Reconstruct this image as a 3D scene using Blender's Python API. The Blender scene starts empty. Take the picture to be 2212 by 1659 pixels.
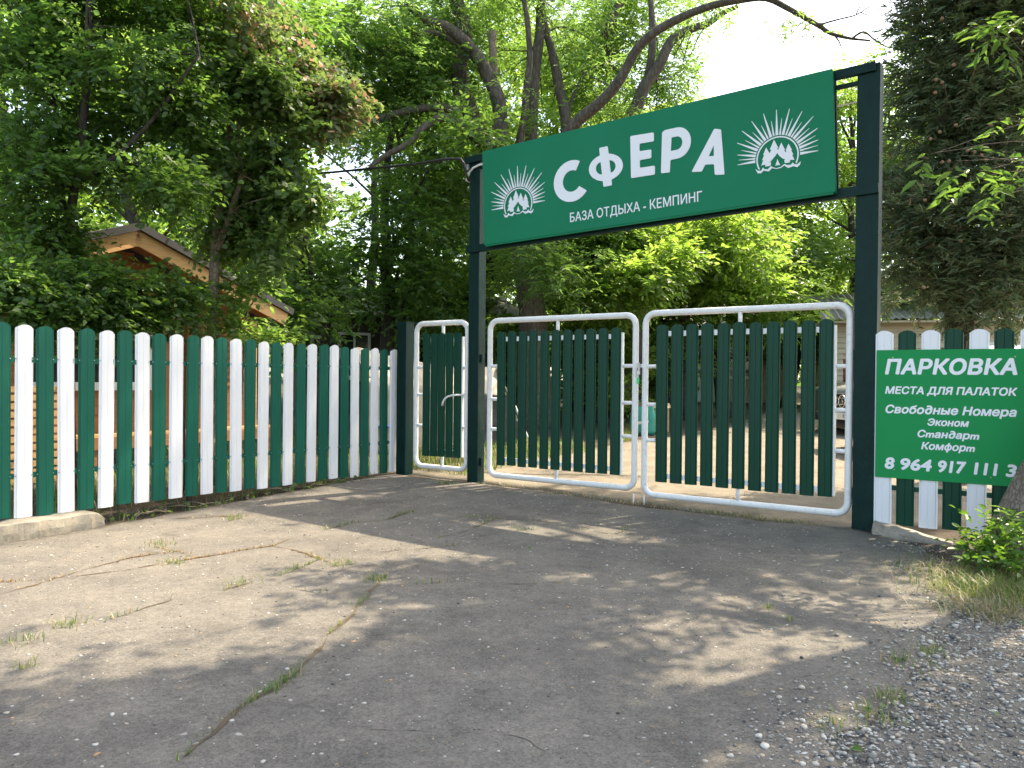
import bpy, bmesh, math, random
import numpy as np
from mathutils import Vector, Matrix, noise, geometry

R = math.radians
random.seed(7)
rng = np.random.default_rng(7)
SC = bpy.context.scene
COL = SC.collection

# ------------------------------------------------------------------ camera
CAM_H = 1.4
PITCH, ROLL, FPX = R(-0.4), R(0.55), 1661.0          # focal length in units of a 2212 px wide picture
cam = bpy.data.cameras.new('camera'); cam_o = bpy.data.objects.new('camera', cam); COL.objects.link(cam_o)
cam.sensor_width = 36.0; cam.lens = 36.0 * FPX / 2212.0
cam.clip_start = 0.05; cam.clip_end = 1500
cam_o.matrix_world = Matrix.Translation((0, 0, CAM_H)) @ Matrix.Rotation(R(90) + PITCH, 4, 'X') @ Matrix.Rotation(ROLL, 4, 'Z')
SC.camera = cam_o

# ------------------------------------------------------------------ sky and sun
SUN_TO = Vector((2.38, 1.69, 4.20)).normalized()      # direction towards the sun
ELEV = math.asin(SUN_TO.z); AZIM = math.atan2(SUN_TO.x, SUN_TO.y)
world = bpy.data.worlds.new('World'); SC.world = world; world.use_nodes = True
wn = world.node_tree.nodes; wl = world.node_tree.links; wn.clear()
sky = wn.new('ShaderNodeTexSky'); sky.sky_type = 'NISHITA'; sky.sun_disc = False
sky.sun_elevation = ELEV; sky.sun_rotation = AZIM
sky.air_density = 0.9; sky.dust_density = 2.4; sky.ozone_density = 0.4; sky.altitude = 50
bg = wn.new('ShaderNodeBackground'); bg.inputs['Strength'].default_value = 0.15
wo = wn.new('ShaderNodeOutputWorld')
wl.new(sky.outputs[0], bg.inputs[0]); wl.new(bg.outputs[0], wo.inputs[0])
sl = bpy.data.lights.new('sun', 'SUN'); sl.energy = 2.3; sl.angle = R(0.5); sl.color = (1.0, 0.93, 0.82)
so = bpy.data.objects.new('sun', sl); COL.objects.link(so)
so.rotation_euler = SUN_TO.to_track_quat('Z', 'Y').to_euler()
so.location = (20, 14, 35)
vs = SC.view_settings
vs.view_transform = 'Standard'; vs.look = 'None'; vs.gamma = 1.0; vs.use_curve_mapping = False
vs.exposure = 2.18
vs.use_white_balance = True; vs.white_balance_temperature = 7800; vs.white_balance_tint = 8
SC.render.engine = 'CYCLES'
SC.cycles.max_bounces = 9; SC.cycles.diffuse_bounces = 6; SC.cycles.transmission_bounces = 7
SC.cycles.transparent_max_bounces = 6; SC.cycles.glossy_bounces = 3
SC.cycles.caustics_reflective = False; SC.cycles.caustics_refractive = False
SC.cycles.sample_clamp_indirect = 6.0
SC.cycles.use_denoising = True

# ------------------------------------------------------------------ measuring helpers
def gz(x, y):
    """height of the ground: level forecourt, then the yard climbs gently"""
    t = y - 7.0
    if t <= -0.5: return 0.0
    if t < 0.5: return 0.015 * (t + 0.5) ** 2
    return 0.03 * min(t, 40.0)

def at(px, py, Y):
    """point seen at (px,py) of a 2212x1659 print, at world depth Y"""
    x = (px - 1106) / FPX; y = -(py - 829.5) / FPX
    c, s = math.cos(ROLL), math.sin(ROLL)
    x, y = x * c - y * s, x * s + y * c
    d = (x, math.cos(PITCH) - y * math.sin(PITCH), math.sin(PITCH) + y * math.cos(PITCH))
    k = Y / d[1]
    return Vector((d[0] * k, Y, CAM_H + d[2] * k))

def gnd(px, py):
    """point of the ground seen at (px,py)"""
    lo, hi = 0.5, 60.0
    for _ in range(40):
        mid = (lo + hi) / 2; p = at(px, py, mid)
        if p.z > gz(p.x, p.y): lo = mid
        else: hi = mid
    p = at(px, py, lo); return Vector((p.x, p.y, gz(p.x, p.y)))

GATE_O = Vector((3.25, 7.14, 0)); GATE_R = R(55.9 - 90)
GATE_M = Matrix.Translation(GATE_O) @ Matrix.Rotation(GATE_R, 4, 'Z')      # x to the right, y away, z up
FEN_O = GATE_M @ Vector((-5.9, 0, 0)); FEN_R = R(55.9)
FEN_M = Matrix.Translation(FEN_O) @ Matrix.Rotation(FEN_R, 4, 'Z')

# ------------------------------------------------------------------ materials
def nodes_of(name):
    m = bpy.data.materials.new(name); m.use_nodes = True
    nt = m.node_tree; nt.nodes.clear()
    out = nt.nodes.new('ShaderNodeOutputMaterial'); b = nt.nodes.new('ShaderNodeBsdfPrincipled')
    nt.links.new(b.outputs[0], out.inputs[0])
    return m, nt, b, out

def N(nt, kind, **kw):
    n = nt.nodes.new(kind)
    for k, v in kw.items():
        if k in n.inputs: n.inputs[k].default_value = v
        else: setattr(n, k, v)
    return n

def ramp(nt, fac, stops):
    r = nt.nodes.new('ShaderNodeValToRGB')
    el = r.color_ramp.elements
    while len(el) < len(stops): el.new(0.5)
    for e, (p, c) in zip(el, stops):
        e.position = p; e.color = (*c, 1) if len(c) == 3 else c
    nt.links.new(fac, r.inputs[0]); return r.outputs[0]

def mix(nt, fac, a, b, mode='MIX'):
    m = nt.nodes.new('ShaderNodeMix'); m.data_type = 'RGBA'; m.blend_type = mode
    for sock, v in ((m.inputs['Factor'], fac), (m.inputs[6], a), (m.inputs[7], b)):
        if isinstance(v, bpy.types.NodeSocket): nt.links.new(v, sock)
        elif isinstance(v, (int, float)): sock.default_value = v
        else: sock.default_value = (*v, 1)
    return m.outputs[2]

def coords(nt, scale=(1, 1, 1), kind='Object'):
    tc = nt.nodes.new('ShaderNodeTexCoord'); mp = nt.nodes.new('ShaderNodeMapping')
    mp.inputs['Scale'].default_value = scale
    nt.links.new(tc.outputs[kind], mp.inputs[0]); return mp.outputs[0]

def noise_t(nt, vec, scale, detail=4, rough=0.6):
    n = N(nt, 'ShaderNodeTexNoise'); n.inputs['Scale'].default_value = scale
    n.inputs['Detail'].default_value = detail; n.inputs['Roughness'].default_value = rough
    nt.links.new(vec, n.inputs['Vector']); return n.outputs[0]

def bump(nt, bsdf, height, strength=0.3, dist=0.01):
    b = nt.nodes.new('ShaderNodeBump'); b.inputs['Strength'].default_value = strength; b.inputs['Distance'].default_value = dist
    nt.links.new(height, b.inputs['Height']); nt.links.new(b.outputs[0], bsdf.inputs['Normal'])

def paint(name, col, rough=0.4, var=0.12, scale=6, bmp=0.0, bscale=60, stretch=(1, 1, 1), spec=0.5, metal=0.0, dirt=None, dirt_amt=0.5):
    m, nt, b, _ = nodes_of(name)
    v = coords(nt, stretch)
    n1 = noise_t(nt, v, scale, 5)
    lo = tuple(c * (1 - var) for c in col); hi = tuple(min(1, c * (1 + var)) for c in col)
    c = ramp(nt, n1, [(0.3, lo), (0.7, hi)])
    if dirt:
        n2 = noise_t(nt, v, scale * 3.1, 6, 0.7)
        f = ramp(nt, n2, [(0.52, (0, 0, 0)), (0.72, (dirt_amt,) * 3)])
        c = mix(nt, f, c, dirt)
    nt.links.new(c, b.inputs['Base Color'])
    b.inputs['Roughness'].default_value = rough; b.inputs['Specular IOR Level'].default_value = spec
    b.inputs['Metallic'].default_value = metal
    if bmp:
        bump(nt, b, noise_t(nt, v, bscale, 3), bmp, 0.004)
    return m

M = {}
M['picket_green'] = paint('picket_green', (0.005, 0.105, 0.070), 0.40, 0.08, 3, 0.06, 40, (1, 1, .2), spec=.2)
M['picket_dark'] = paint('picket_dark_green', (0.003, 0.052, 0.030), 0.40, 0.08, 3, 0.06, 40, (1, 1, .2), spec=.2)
M['picket_white'] = paint('picket_white', (0.80, 0.80, 0.82), 0.36, 0.02, 3, 0.05, 40, (1, 1, .2), dirt=(0.55, 0.53, 0.5), dirt_amt=.12)
M['post_green'] = paint('post_green', (0.003, 0.024, 0.021), 0.42, 0.2, 9, 0.8, 34, (1, 1, .6), spec=.14, dirt=(0.006, 0.042, 0.038), dirt_amt=.5)
M['pipe_white'] = paint('pipe_white', (0.80, 0.79, 0.77), 0.4, 0.03, 8, 0.12, 50, dirt=(0.40, 0.35, 0.28), dirt_amt=.42)
M['sign_green'] = paint('sign_green', (0.004, 0.195, 0.098), 0.55, 0.05, 1.2, spec=.10, dirt=(0.010, 0.190, 0.105), dirt_amt=.35)
M['board_green'] = paint('board_green', (0.004, 0.270, 0.080), 0.5, 0.05, 1.2, spec=.10, dirt=(0.012, 0.26, 0.09), dirt_amt=.3)
M['letter_white'] = paint('letter_white', (0.82, 0.82, 0.85), 0.45, 0.015, 4)
M['steel'] = paint('steel', (0.45, 0.45, 0.44), 0.3, 0.15, 12, metal=1.0)
M['concrete'] = paint('concrete', (0.30, 0.265, 0.21), 0.9, 0.3, 7, 0.9, 34, dirt=(0.15, 0.13, 0.10), dirt_amt=.7)
M['dark_wood'] = paint('dark_wood', (0.05, 0.037, 0.028), 0.7, 0.3, 5, .2, 20, (1, 1, 6))
M['roof_dark'] = paint('roof_dark', (0.035, 0.037, 0.042), 0.6, 0.25, 3, .3, 25)
M['black'] = paint('black_rubber', (0.012, 0.012, 0.012), 0.6, 0.2, 9)
M['cable'] = paint('cable_black', (0.010, 0.012, 0.012), 0.5, 0.2, 9)
M['cream'] = paint('cream_siding', (0.55, 0.48, 0.34), 0.6, 0.12, 3, .15, 20, (1, 1, 6))
M['brickish'] = paint('pale_brick', (0.50, 0.43, 0.34), 0.85, 0.22, 14, .5, 30)
M['trim_white'] = paint('trim_white', (0.78, 0.76, 0.72), 0.5, 0.05, 5)
M['brown_door'] = paint('brown_door', (0.16, 0.045, 0.028), 0.5, 0.15, 5)
M['canvas'] = paint('beige_canvas', (0.50, 0.42, 0.32), 0.8, 0.12, 6, .5, 9)
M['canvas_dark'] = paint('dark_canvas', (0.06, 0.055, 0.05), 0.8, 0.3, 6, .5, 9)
M['bag_teal'] = paint('bag_teal', (0.015, 0.30, 0.22), 0.45, 0.15, 9, .4, 14)
M['card'] = paint('cardboard', (0.52, 0.36, 0.20), 0.85, 0.1, 6)
M['blue_plastic'] = paint('blue_plastic', (0.02, 0.11, 0.40), 0.4, 0.1, 6)
M['tag_green'] = paint('tag_green', (0.03, 0.62, 0.16), 0.35, 0.05, 6)
M['car_grey'] = paint('car_grey', (0.11, 0.115, 0.105), 0.22, 0.06, 2, spec=.8, metal=.6)
M['car_silver'] = paint('car_silver', (0.50, 0.51, 0.53), 0.22, 0.05, 2, spec=.8, metal=.5)
M['chrome'] = paint('chrome', (0.78, 0.78, 0.78), 0.12, 0.03, 5, metal=1.0)
M['tin_roof'] = paint('tin_roof', (0.33, 0.31, 0.28), 0.6, 0.25, 4, .2, 20, dirt=(0.12, .09, .06), dirt_amt=.7)
M['purple'] = paint('purple_cloth', (0.09, 0.07, 0.28), 0.8, 0.2, 6)
M['cone_brown'] = paint('cone_brown', (0.30, 0.17, 0.11), 0.8, 0.25, 30, .5, 40)

def wood_mat(name, col):
    m, nt, b, _ = nodes_of(name)
    v = coords(nt, (1, 12, 12))
    w = noise_t(nt, v, 3.0, 6, .65)
    c = ramp(nt, w, [(0.3, tuple(x * .72 for x in col)), (0.7, tuple(min(1, x * 1.2) for x in col))])
    nt.links.new(c, b.inputs['Base Color']); b.inputs['Roughness'].default_value = .6
    bump(nt, b, w, .2, .003); return m
M['wood'] = wood_mat('orange_wood', (0.34, 0.150, 0.054))
M['wood_pale'] = wood_mat('pale_wood', (0.64, 0.37, 0.150))

def glass_mat():
    m, nt, b, _ = nodes_of('window_glass')
    b.inputs['Base Color'].default_value = (.025, .03, .03, 1); b.inputs['Roughness'].default_value = .06
    b.inputs['Specular IOR Level'].default_value = .8
    n = noise_t(nt, coords(nt), 2.0, 2); bump(nt, b, n, .05, .01); return m
M['glass'] = glass_mat()

def asphalt_mat():
    m, nt, b, _ = nodes_of('dusty_asphalt')
    v = coords(nt)
    big = noise_t(nt, v, 0.55, 5, .6); mid = noise_t(nt, v, 2.6, 8, .72); fine = noise_t(nt, v, 85, 5, .8); grit = noise_t(nt, v, 22, 6, .8)
    c = ramp(nt, big, [(0.35, (0.140, 0.128, 0.113)), (0.65, (0.200, 0.183, 0.159))])
    c = mix(nt, ramp(nt, mid, [(0.45, (0, 0, 0)), (0.68, (.75,) * 3)]), c, (0.255, 0.229, 0.193))
    c = mix(nt, ramp(nt, mid, [(0.28, (.75,) * 3), (0.42, (0, 0, 0))]), c, (0.082, 0.075, 0.067))
    c = mix(nt, 0.5, c, ramp(nt, grit, [(0.32, (.45,) * 3), (0.60, (1.1,) * 3)]), 'MULTIPLY')
    c = mix(nt, 0.7, c, ramp(nt, fine, [(0.34, (.30,) * 3), (0.58, (1.15,) * 3)]), 'MULTIPLY')
    vo = N(nt, 'ShaderNodeTexVoronoi'); vo.inputs['Scale'].default_value = 70; nt.links.new(v, vo.inputs['Vector'])
    chip = ramp(nt, vo.outputs['Distance'], [(0.13, (1, 1, 1)), (0.20, (0, 0, 0))])
    sel = N(nt, 'ShaderNodeMath', operation='GREATER_THAN'); sel.inputs[1].default_value = .72
    sp = nt.nodes.new('ShaderNodeSeparateColor'); nt.links.new(vo.outputs['Color'], sp.inputs[0])
    nt.links.new(sp.outputs[0], sel.inputs[0])
    ml = N(nt, 'ShaderNodeMath', operation='MULTIPLY'); nt.links.new(chip, ml.inputs[0]); nt.links.new(sel.outputs[0], ml.inputs[1])
    c = mix(nt, ml.outputs[0], c, mix(nt, sp.outputs[1], (0.07, 0.065, 0.06), (0.36, 0.33, 0.28)))
    nt.links.new(c, b.inputs['Base Color'])
    b.inputs['Roughness'].default_value = .93; b.inputs['Specular IOR Level'].default_value = .25
    h = mix(nt, .45, fine, grit); bump(nt, b, h, .8, .012); return m
M['asphalt'] = asphalt_mat()

def soil_mat(name, a, bcol, sc=2.5):
    m, nt, b, _ = nodes_of(name)
    v = coords(nt); n1 = noise_t(nt, v, sc, 7, .7); n2 = noise_t(nt, v, 45, 4, .8)
    c = ramp(nt, n1, [(0.32, a), (0.68, bcol)])
    c = mix(nt, .6, c, ramp(nt, n2, [(0.3, (.4,) * 3), (0.65, (1, 1, 1))]), 'MULTIPLY')
    nt.links.new(c, b.inputs['Base Color']); b.inputs['Roughness'].default_value = .95
    b.inputs['Specular IOR Level'].default_value = .2
    bump(nt, b, mix(nt, .5, n1, n2), .8, .02); return m
M['yard'] = soil_mat('yard_dirt', (0.20, 0.172, 0.135), (0.31, 0.270, 0.215))
M['gravel_bed'] = soil_mat('gravel_bed', (0.14, 0.128, 0.112), (0.22, 0.20, 0.17), 6)
M['crack'] = soil_mat('crack_soil', (0.09, 0.07, 0.05), (0.17, 0.13, 0.085), 8)
M['crack_red'] = soil_mat('needle_litter', (0.12, 0.075, 0.045), (0.22, 0.145, 0.085), 14)
M['humus'] = soil_mat('dark_humus', (0.055, 0.045, 0.035), (0.12, 0.095, 0.07), 6)

def island_mat(name, stops, rough=.8, transl=0.0, tstops=None, spec=.3):
    """colour by the random value of each separate piece (leaf, blade, stone)"""
    m, nt, b, out = nodes_of(name)
    g = nt.nodes.new('ShaderNodeNewGeometry')
    c = ramp(nt, g.outputs['Random Per Island'], stops)
    nt.links.new(c, b.inputs['Base Color']); b.inputs['Roughness'].default_value = rough
    b.inputs['Specular IOR Level'].default_value = spec
    if transl:
        t = nt.nodes.new('ShaderNodeBsdfTranslucent')
        c2 = ramp(nt, g.outputs['Random Per Island'], tstops); nt.links.new(c2, t.inputs[0])
        mx = nt.nodes.new('ShaderNodeMixShader'); mx.inputs[0].default_value = transl
        nt.links.new(b.outputs[0], mx.inputs[1]); nt.links.new(t.outputs[0], mx.inputs[2])
        nt.links.new(mx.outputs[0], out.inputs[0])
    return m

def leaf_mat(name, a, bcol, ta, tb, extra=None, transl=.45, rough=.42, spec=.45):
    st = [(0.0, a), (0.85, bcol)]; ts = [(0.0, ta), (0.85, tb)]
    if extra:
        p, c1, c2 = extra
        st = [(0.0, a), (1 - p - .02, bcol), (1 - p, c1)]; ts = [(0.0, ta), (1 - p - .02, tb), (1 - p, c2)]
    return island_mat(name, st, rough, transl, ts, spec)
M['leaf_mid'] = leaf_mat('leaf_mid', (0.042, 0.098, 0.026), (0.088, 0.155, 0.042), (0.17, 0.36, 0.05), (0.33, 0.52, 0.09), transl=.5)
M['leaf_dark'] = leaf_mat('leaf_dark', (0.034, 0.084, 0.024), (0.072, 0.130, 0.038), (0.13, 0.30, 0.04), (0.26, 0.45, 0.07), transl=.5)
M['leaf_maple'] = leaf_mat('leaf_maple', (0.048, 0.098, 0.034), (0.098, 0.155, 0.056), (0.15, 0.32, 0.05), (0.29, 0.45, 0.09), transl=.5)
M['leaf_maple_red'] = leaf_mat('leaf_maple_red', (0.075, 0.120, 0.050), (0.140, 0.185, 0.085), (0.20, 0.34, 0.07), (0.32, 0.44, 0.12), extra=(.18, (0.46, 0.29, 0.20), (0.48, 0.30, 0.17)), transl=.42)
M['leaf_ash'] = leaf_mat('leaf_ash', (0.050, 0.112, 0.034), (0.100, 0.172, 0.052), (0.20, 0.42, 0.06), (0.38, 0.60, 0.12), transl=.52)
M['leaf_back'] = leaf_mat('leaf_back', (0.055, 0.120, 0.028), (0.115, 0.190, 0.048), (0.26, 0.48, 0.05), (0.46, 0.66, 0.12), transl=.56)
M['leaf_shrub'] = leaf_mat('leaf_shrub', (0.038, 0.105, 0.022), (0.095, 0.195, 0.035), (0.14, 0.32, 0.03), (0.25, 0.44, 0.05), rough=.35)
M['leaf_conifer'] = leaf_mat('leaf_conifer', (0.085, 0.135, 0.070), (0.170, 0.215, 0.115), (0.08, 0.14, 0.04), (0.16, 0.21, 0.07), extra=(.04, (0.20, 0.15, 0.09), (0.2, 0.14, 0.07)), transl=.3, rough=.6)
M['grass'] = leaf_mat('grass_blades', (0.060, 0.120, 0.030), (0.120, 0.180, 0.050), (0.16, 0.28, 0.04), (0.28, 0.40, 0.08), extra=(.25, (0.38, 0.31, 0.16), (0.40, 0.33, 0.15)))
M['straw'] = leaf_mat('dry_grass', (0.26, 0.21, 0.12), (0.46, 0.39, 0.24), (0.30, 0.24, 0.12), (0.44, 0.36, 0.2), extra=(.2, (0.10, 0.17, 0.05), (0.2, 0.32, 0.06)), transl=.3)
M['straw_red'] = leaf_mat('rusty_litter', (0.28, 0.14, 0.06), (0.46, 0.28, 0.12), (0.30, 0.15, 0.06), (0.44, 0.26, 0.1), extra=(.3, (0.22, 0.22, 0.06), (0.3, 0.32, 0.06)), transl=.2)
M['stones'] = island_mat('pebbles', [(0.0, (.05, .048, .046)), (.12, (.12, .11, .10)), (.3, (.34, .31, .26)), (.6, (.40, .37, .32)), (.86, (.52, .50, .46)), (.93, (.40, .26, .14))], .85)
M['gravel_st'] = island_mat('gravel_stones', [(0.0, (.06, .06, .06)), (.2, (.17, .16, .15)), (.5, (.32, .30, .27)), (.75, (.52, .50, .45)), (.97, (.36, .27, .19))], .85)

def bark_mat(name, a, bcol, zs=.25, sc=9):
    m, nt, b, _ = nodes_of(name)
    v = coords(nt, (1, 1, zs)); n1 = noise_t(nt, v, sc, 6, .7)
    vo = N(nt, 'ShaderNodeTexVoronoi'); vo.feature = 'DISTANCE_TO_EDGE'; vo.inputs['Scale'].default_value = sc * 1.6; nt.links.new(v, vo.inputs['Vector'])
    c = ramp(nt, n1, [(0.3, a), (0.7, bcol)])
    f = ramp(nt, vo.outputs['Distance'], [(0.0, (.45,) * 3), (.18, (1, 1, 1))])
    c = mix(nt, .8, c, f, 'MULTIPLY')
    nt.links.new(c, b.inputs['Base Color']); b.inputs['Roughness'].default_value = .9
    bump(nt, b, mix(nt, .5, n1, f), .9, .02); return m
M['bark'] = bark_mat('bark_ash', (0.070, 0.058, 0.045), (0.150, 0.125, 0.098))
M['bark_dark'] = bark_mat('bark_dark', (0.035, 0.030, 0.025), (0.085, 0.070, 0.055))
M['bark_pale'] = bark_mat('bark_pale', (0.16, 0.125, 0.085), (0.30, 0.235, 0.165), .5, 14)
M['bark_scaly'] = bark_mat('bark_scaly', (0.15, 0.115, 0.085), (0.27, 0.215, 0.165), .55, 16)

# ------------------------------------------------------------------ mesh helpers
class MB:
    def __init__(self): self.v, self.f = [], []
    def add(self, vs, fs):
        o = len(self.v); self.v += [tuple(p) for p in vs]; self.f += [tuple(i + o for i in q) for q in fs]; return self
    def box(self, x0, x1, y0, y1, z0, z1, M4=None):
        vs = [Vector(p) for p in ((x0, y0, z0), (x1, y0, z0), (x1, y1, z0), (x0, y1, z0), (x0, y0, z1), (x1, y0, z1), (x1, y1, z1), (x0, y1, z1))]
        if M4 is not None: vs = [M4 @ p for p in vs]
        return self.add(vs, [(0, 3, 2, 1), (4, 5, 6, 7), (0, 1, 5, 4), (1, 2, 6, 5), (2, 3, 7, 6), (3, 0, 4, 7)])
    def tube(self, pts, rad, n=10, cap=True, wob=0.0):
        pts = [Vector(p) for p in pts]
        rads = rad if isinstance(rad, (list, tuple)) else [rad] * len(pts)
        o = len(self.v); side = None
        for i, p in enumerate(pts):
            d = (pts[min(i + 1, len(pts) - 1)] - pts[max(i - 1, 0)])
            d = d.normalized() if d.length > 1e-9 else Vector((0, 0, 1))
            if side is None:
                side = d.orthogonal().normalized()
            else:
                side = side - d * side.dot(d)
                side = side.normalized() if side.length > 1e-6 else d.orthogonal().normalized()
            w = d.cross(side)
            for k in range(n):
                a = 2 * math.pi * k / n; r = rads[i]
                if wob: r *= 1 + wob * noise.noise(Vector((math.cos(a) * 1.7 + p.x * 2, math.sin(a) * 1.7 + p.y * 2, p.z * 1.6)))
                self.v.append(tuple(p + side * (r * math.cos(a)) + w * (r * math.sin(a))))
        for i in range(len(pts) - 1):
            for k in range(n):
                a, b = o + i * n + k, o + i * n + (k + 1) % n
                self.f.append((a, b, b + n, a + n))
        if cap:
            self.f.append(tuple(o + k for k in reversed(range(n))))
            e = o + (len(pts) - 1) * n; self.f.append(tuple(e + k for k in range(n)))
        return self
    def prism(self, poly, h0, h1, M4=None):
        """poly in x,z ; extruded along y from h0 to h1"""
        n = len(poly)
        vs = [Vector((x, h0, z)) for x, z in poly] + [Vector((x, h1, z)) for x, z in poly]
        if M4 is not None: vs = [M4 @ p for p in vs]
        fs = [tuple(range(n)), tuple(reversed(range(n, 2 * n)))] + [((i + 1) % n, i, n + i, n + (i + 1) % n) for i in range(n)]
        return self.add(vs, fs)
    def mesh(self, name, mat, smooth=False):
        me = bpy.data.meshes.new(name); me.from_pydata(self.v, [], self.f)
        bm = bmesh.new(); bm.from_mesh(me); bmesh.ops.recalc_face_normals(bm, faces=bm.faces); bm.to_mesh(me); bm.free()
        if mat: me.materials.append(mat)
        if smooth: me.polygons.foreach_set('use_smooth', [True] * len(me.polygons))
        me.update(); return me
    def build(self, name, mat, parent=None, smooth=False, bevel=0.0):
        o = link(name, self.mesh(name, mat, smooth), parent)
        if bevel:
            md = o.modifiers.new('bevel', 'BEVEL'); md.width = bevel; md.segments = 2; md.limit_method = 'ANGLE'
        return o

def link(name, me, parent=None, mw=None):
    o = bpy.data.objects.new(name, me); COL.objects.link(o)
    if parent is not None: o.parent = parent
    elif mw is not None: o.matrix_world = mw
    return o

def tag(o, label=None, cat=None, group=None, kind=None):
    if label: o['label'] = label
    if cat: o['category'] = cat
    if group: o['group'] = group
    if kind: o['kind'] = kind
    return o

def thing(name, label, cat, mw=None, group=None):
    o = bpy.data.objects.new(name, None); COL.objects.link(o); o.empty_display_size = .2
    if mw is not None: o.matrix_world = mw
    return tag(o, label, cat, group)

def raw_mesh(name, verts, faces, mat, smooth=False):
    """fast mesh from numpy: verts (n,3), faces (m,k)"""
    me = bpy.data.meshes.new(name)
    nv, (nf, k) = len(verts), faces.shape
    me.vertices.add(nv); me.vertices.foreach_set('co', np.ascontiguousarray(verts, dtype=np.float32).ravel())
    me.loops.add(nf * k); me.loops.foreach_set('vertex_index', faces.astype(np.int32).ravel())
    me.polygons.add(nf); me.polygons.foreach_set('loop_start', np.arange(0, nf * k, k, dtype=np.int32))
    if smooth: me.polygons.foreach_set('use_smooth', np.ones(nf, dtype=bool))
    me.update(calc_edges=True); me.validate()
    if mat: me.materials.append(mat)
    return me

def copy_tree(o, parent=None):
    c = o.copy(); COL.objects.link(c)
    if parent is not None: c.parent = parent
    for ch in list(o.children): copy_tree(ch, c)
    return c

# ------------------------------------------------------------------ scattering leaves, blades and stones
def unit(a): return a / np.maximum(np.linalg.norm(a, axis=-1, keepdims=True), 1e-9)
T_OVAL = (np.array([(0, 0, 0), (.40, .28, .07), (.36, .62, .05), (0, 1, -.08), (-.36, .62, .05), (-.40, .28, .07)]), np.array([(0, 1, 2, 3), (0, 3, 4, 5)]))
T_LANCE = (np.array([(0, 0, 0), (.34, .30, .05), (.22, .68, .03), (0, 1, -.12), (-.22, .68, .03), (-.34, .30, .05)]), np.array([(0, 1, 2, 3), (0, 3, 4, 5)]))
_mp = [(0, 0), (.30, .04), (.52, .10), (.40, .36), (.66, .56), (.34, .60), (.22, .72), (0, 1.0), (-.22, .72), (-.34, .60), (-.66, .56), (-.40, .36), (-.52, .10), (-.30, .04)]
T_MAPLE = (np.array([(x, y, .10 * abs(x) - .05 * y) for x, y in _mp] + [(0, .42, -.03)]), np.array([(14, i, (i + 1) % 14) for i in range(14)]))
T_SLIVER = (np.array([(-.5, 0, 0), (.5, 0, 0), (.28, .7, .04), (0, 1, -.05)]), np.array([(0, 1, 2, 3)]))

def place(tmpl, pos, d, nrm, L, W):
    V, F = tmpl
    d = unit(d); x = unit(np.cross(d, nrm)); n = np.cross(x, d)
    P = pos[:, None, :] + (V[None, :, 0, None] * W[:, None, None]) * x[:, None, :] + (V[None, :, 1, None] * L[:, None, None]) * d[:, None, :] + (V[None, :, 2, None] * L[:, None, None]) * n[:, None, :]
    nv = len(V); Fs = F[None] + (np.arange(len(pos)) * nv)[:, None, None]
    return P.reshape(-1, 3), Fs.reshape(-1, F.shape[1])

def sprays(cent, outd, per, tw, L, asp, tmpl, droop=.25, fan=.9, flat=.75):
    """twigs with alternate leaves; cent/outd (K,3)"""
    K = len(cent)
    tdir = unit(outd * .7 + rng.normal(0, .45, (K, 3)) + np.array([0, 0, -droop]))
    tdir[:, 2] *= .6; tdir = unit(tdir)
    side = unit(np.cross(tdir, np.array([0, 0, 1.0]) + rng.normal(0, .15, (K, 3))))
    up = np.cross(side, tdir)
    t = np.linspace(.05, 1, per)[None, :, None]
    tl = (tw * rng.uniform(.6, 1.25, K))[:, None, None]
    sg = np.where(np.arange(per) % 2 == 0, 1.0, -1.0)[None, :, None]
    pos = cent[:, None, :] + tdir[:, None, :] * t * tl + np.array([0, 0, -1.0]) * (t ** 2) * tl * droop * .5 + rng.normal(0, .012, (K, per, 3))
    d = tdir[:, None, :] * (1 - fan * .55 + .4 * t) + side[:, None, :] * sg * fan + rng.normal(0, .22, (K, per, 3)) + np.array([0, 0, -droop * .6])
    n = up[:, None, :] * flat + rng.normal(0, .38, (K, per, 3))
    Ls = L * rng.uniform(.45, 1.35, (K, per))
    return place(tmpl, pos.reshape(-1, 3), d.reshape(-1, 3), n.reshape(-1, 3), Ls.ravel(), (Ls * asp).ravel())

def in_blobs(blobs, K, shell=.45, gap=.0, gscale=.7, seed=0):
    """K points spread over ellipsoids (x,y,z,rx,ry,rz[,weight]), denser towards their outside, with gaps"""
    B = np.array([tuple(b[:6]) for b in blobs], float); w = np.array([(b[6] if len(b) > 6 else 1) * (b[3] * b[4] * b[5]) ** (2 / 3) for b in blobs]); w = w / w.sum()
    need = int(K * (2.2 if gap > 0 else 1)); idx = rng.choice(len(B), need, p=w)
    u = unit(rng.normal(0, 1, (need, 3))); r = rng.uniform(shell, 1.0, need) ** .8
    r = r * rng.uniform(.88, 1.12, need)
    P = B[idx, :3] + u * r[:, None] * B[idx, 3:]
    if gap > 0:
        q = P * gscale + seed * 7.3
        f = np.sin(q[:, 0] * 2.1 + 1.3 * np.sin(q[:, 1] * 1.7)) + np.sin(q[:, 1] * 2.3 + 1.1 * np.sin(q[:, 2] * 1.9 + 2)) + np.sin(q[:, 2] * 3.1 + 1.2 * np.sin(q[:, 0] * 1.6 + 4))
        keep = (f + rng.normal(0, .35, need)) > gap * 3 - 2.2
        P, u = P[keep][:K], u[keep][:K]
    return P, u

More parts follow.
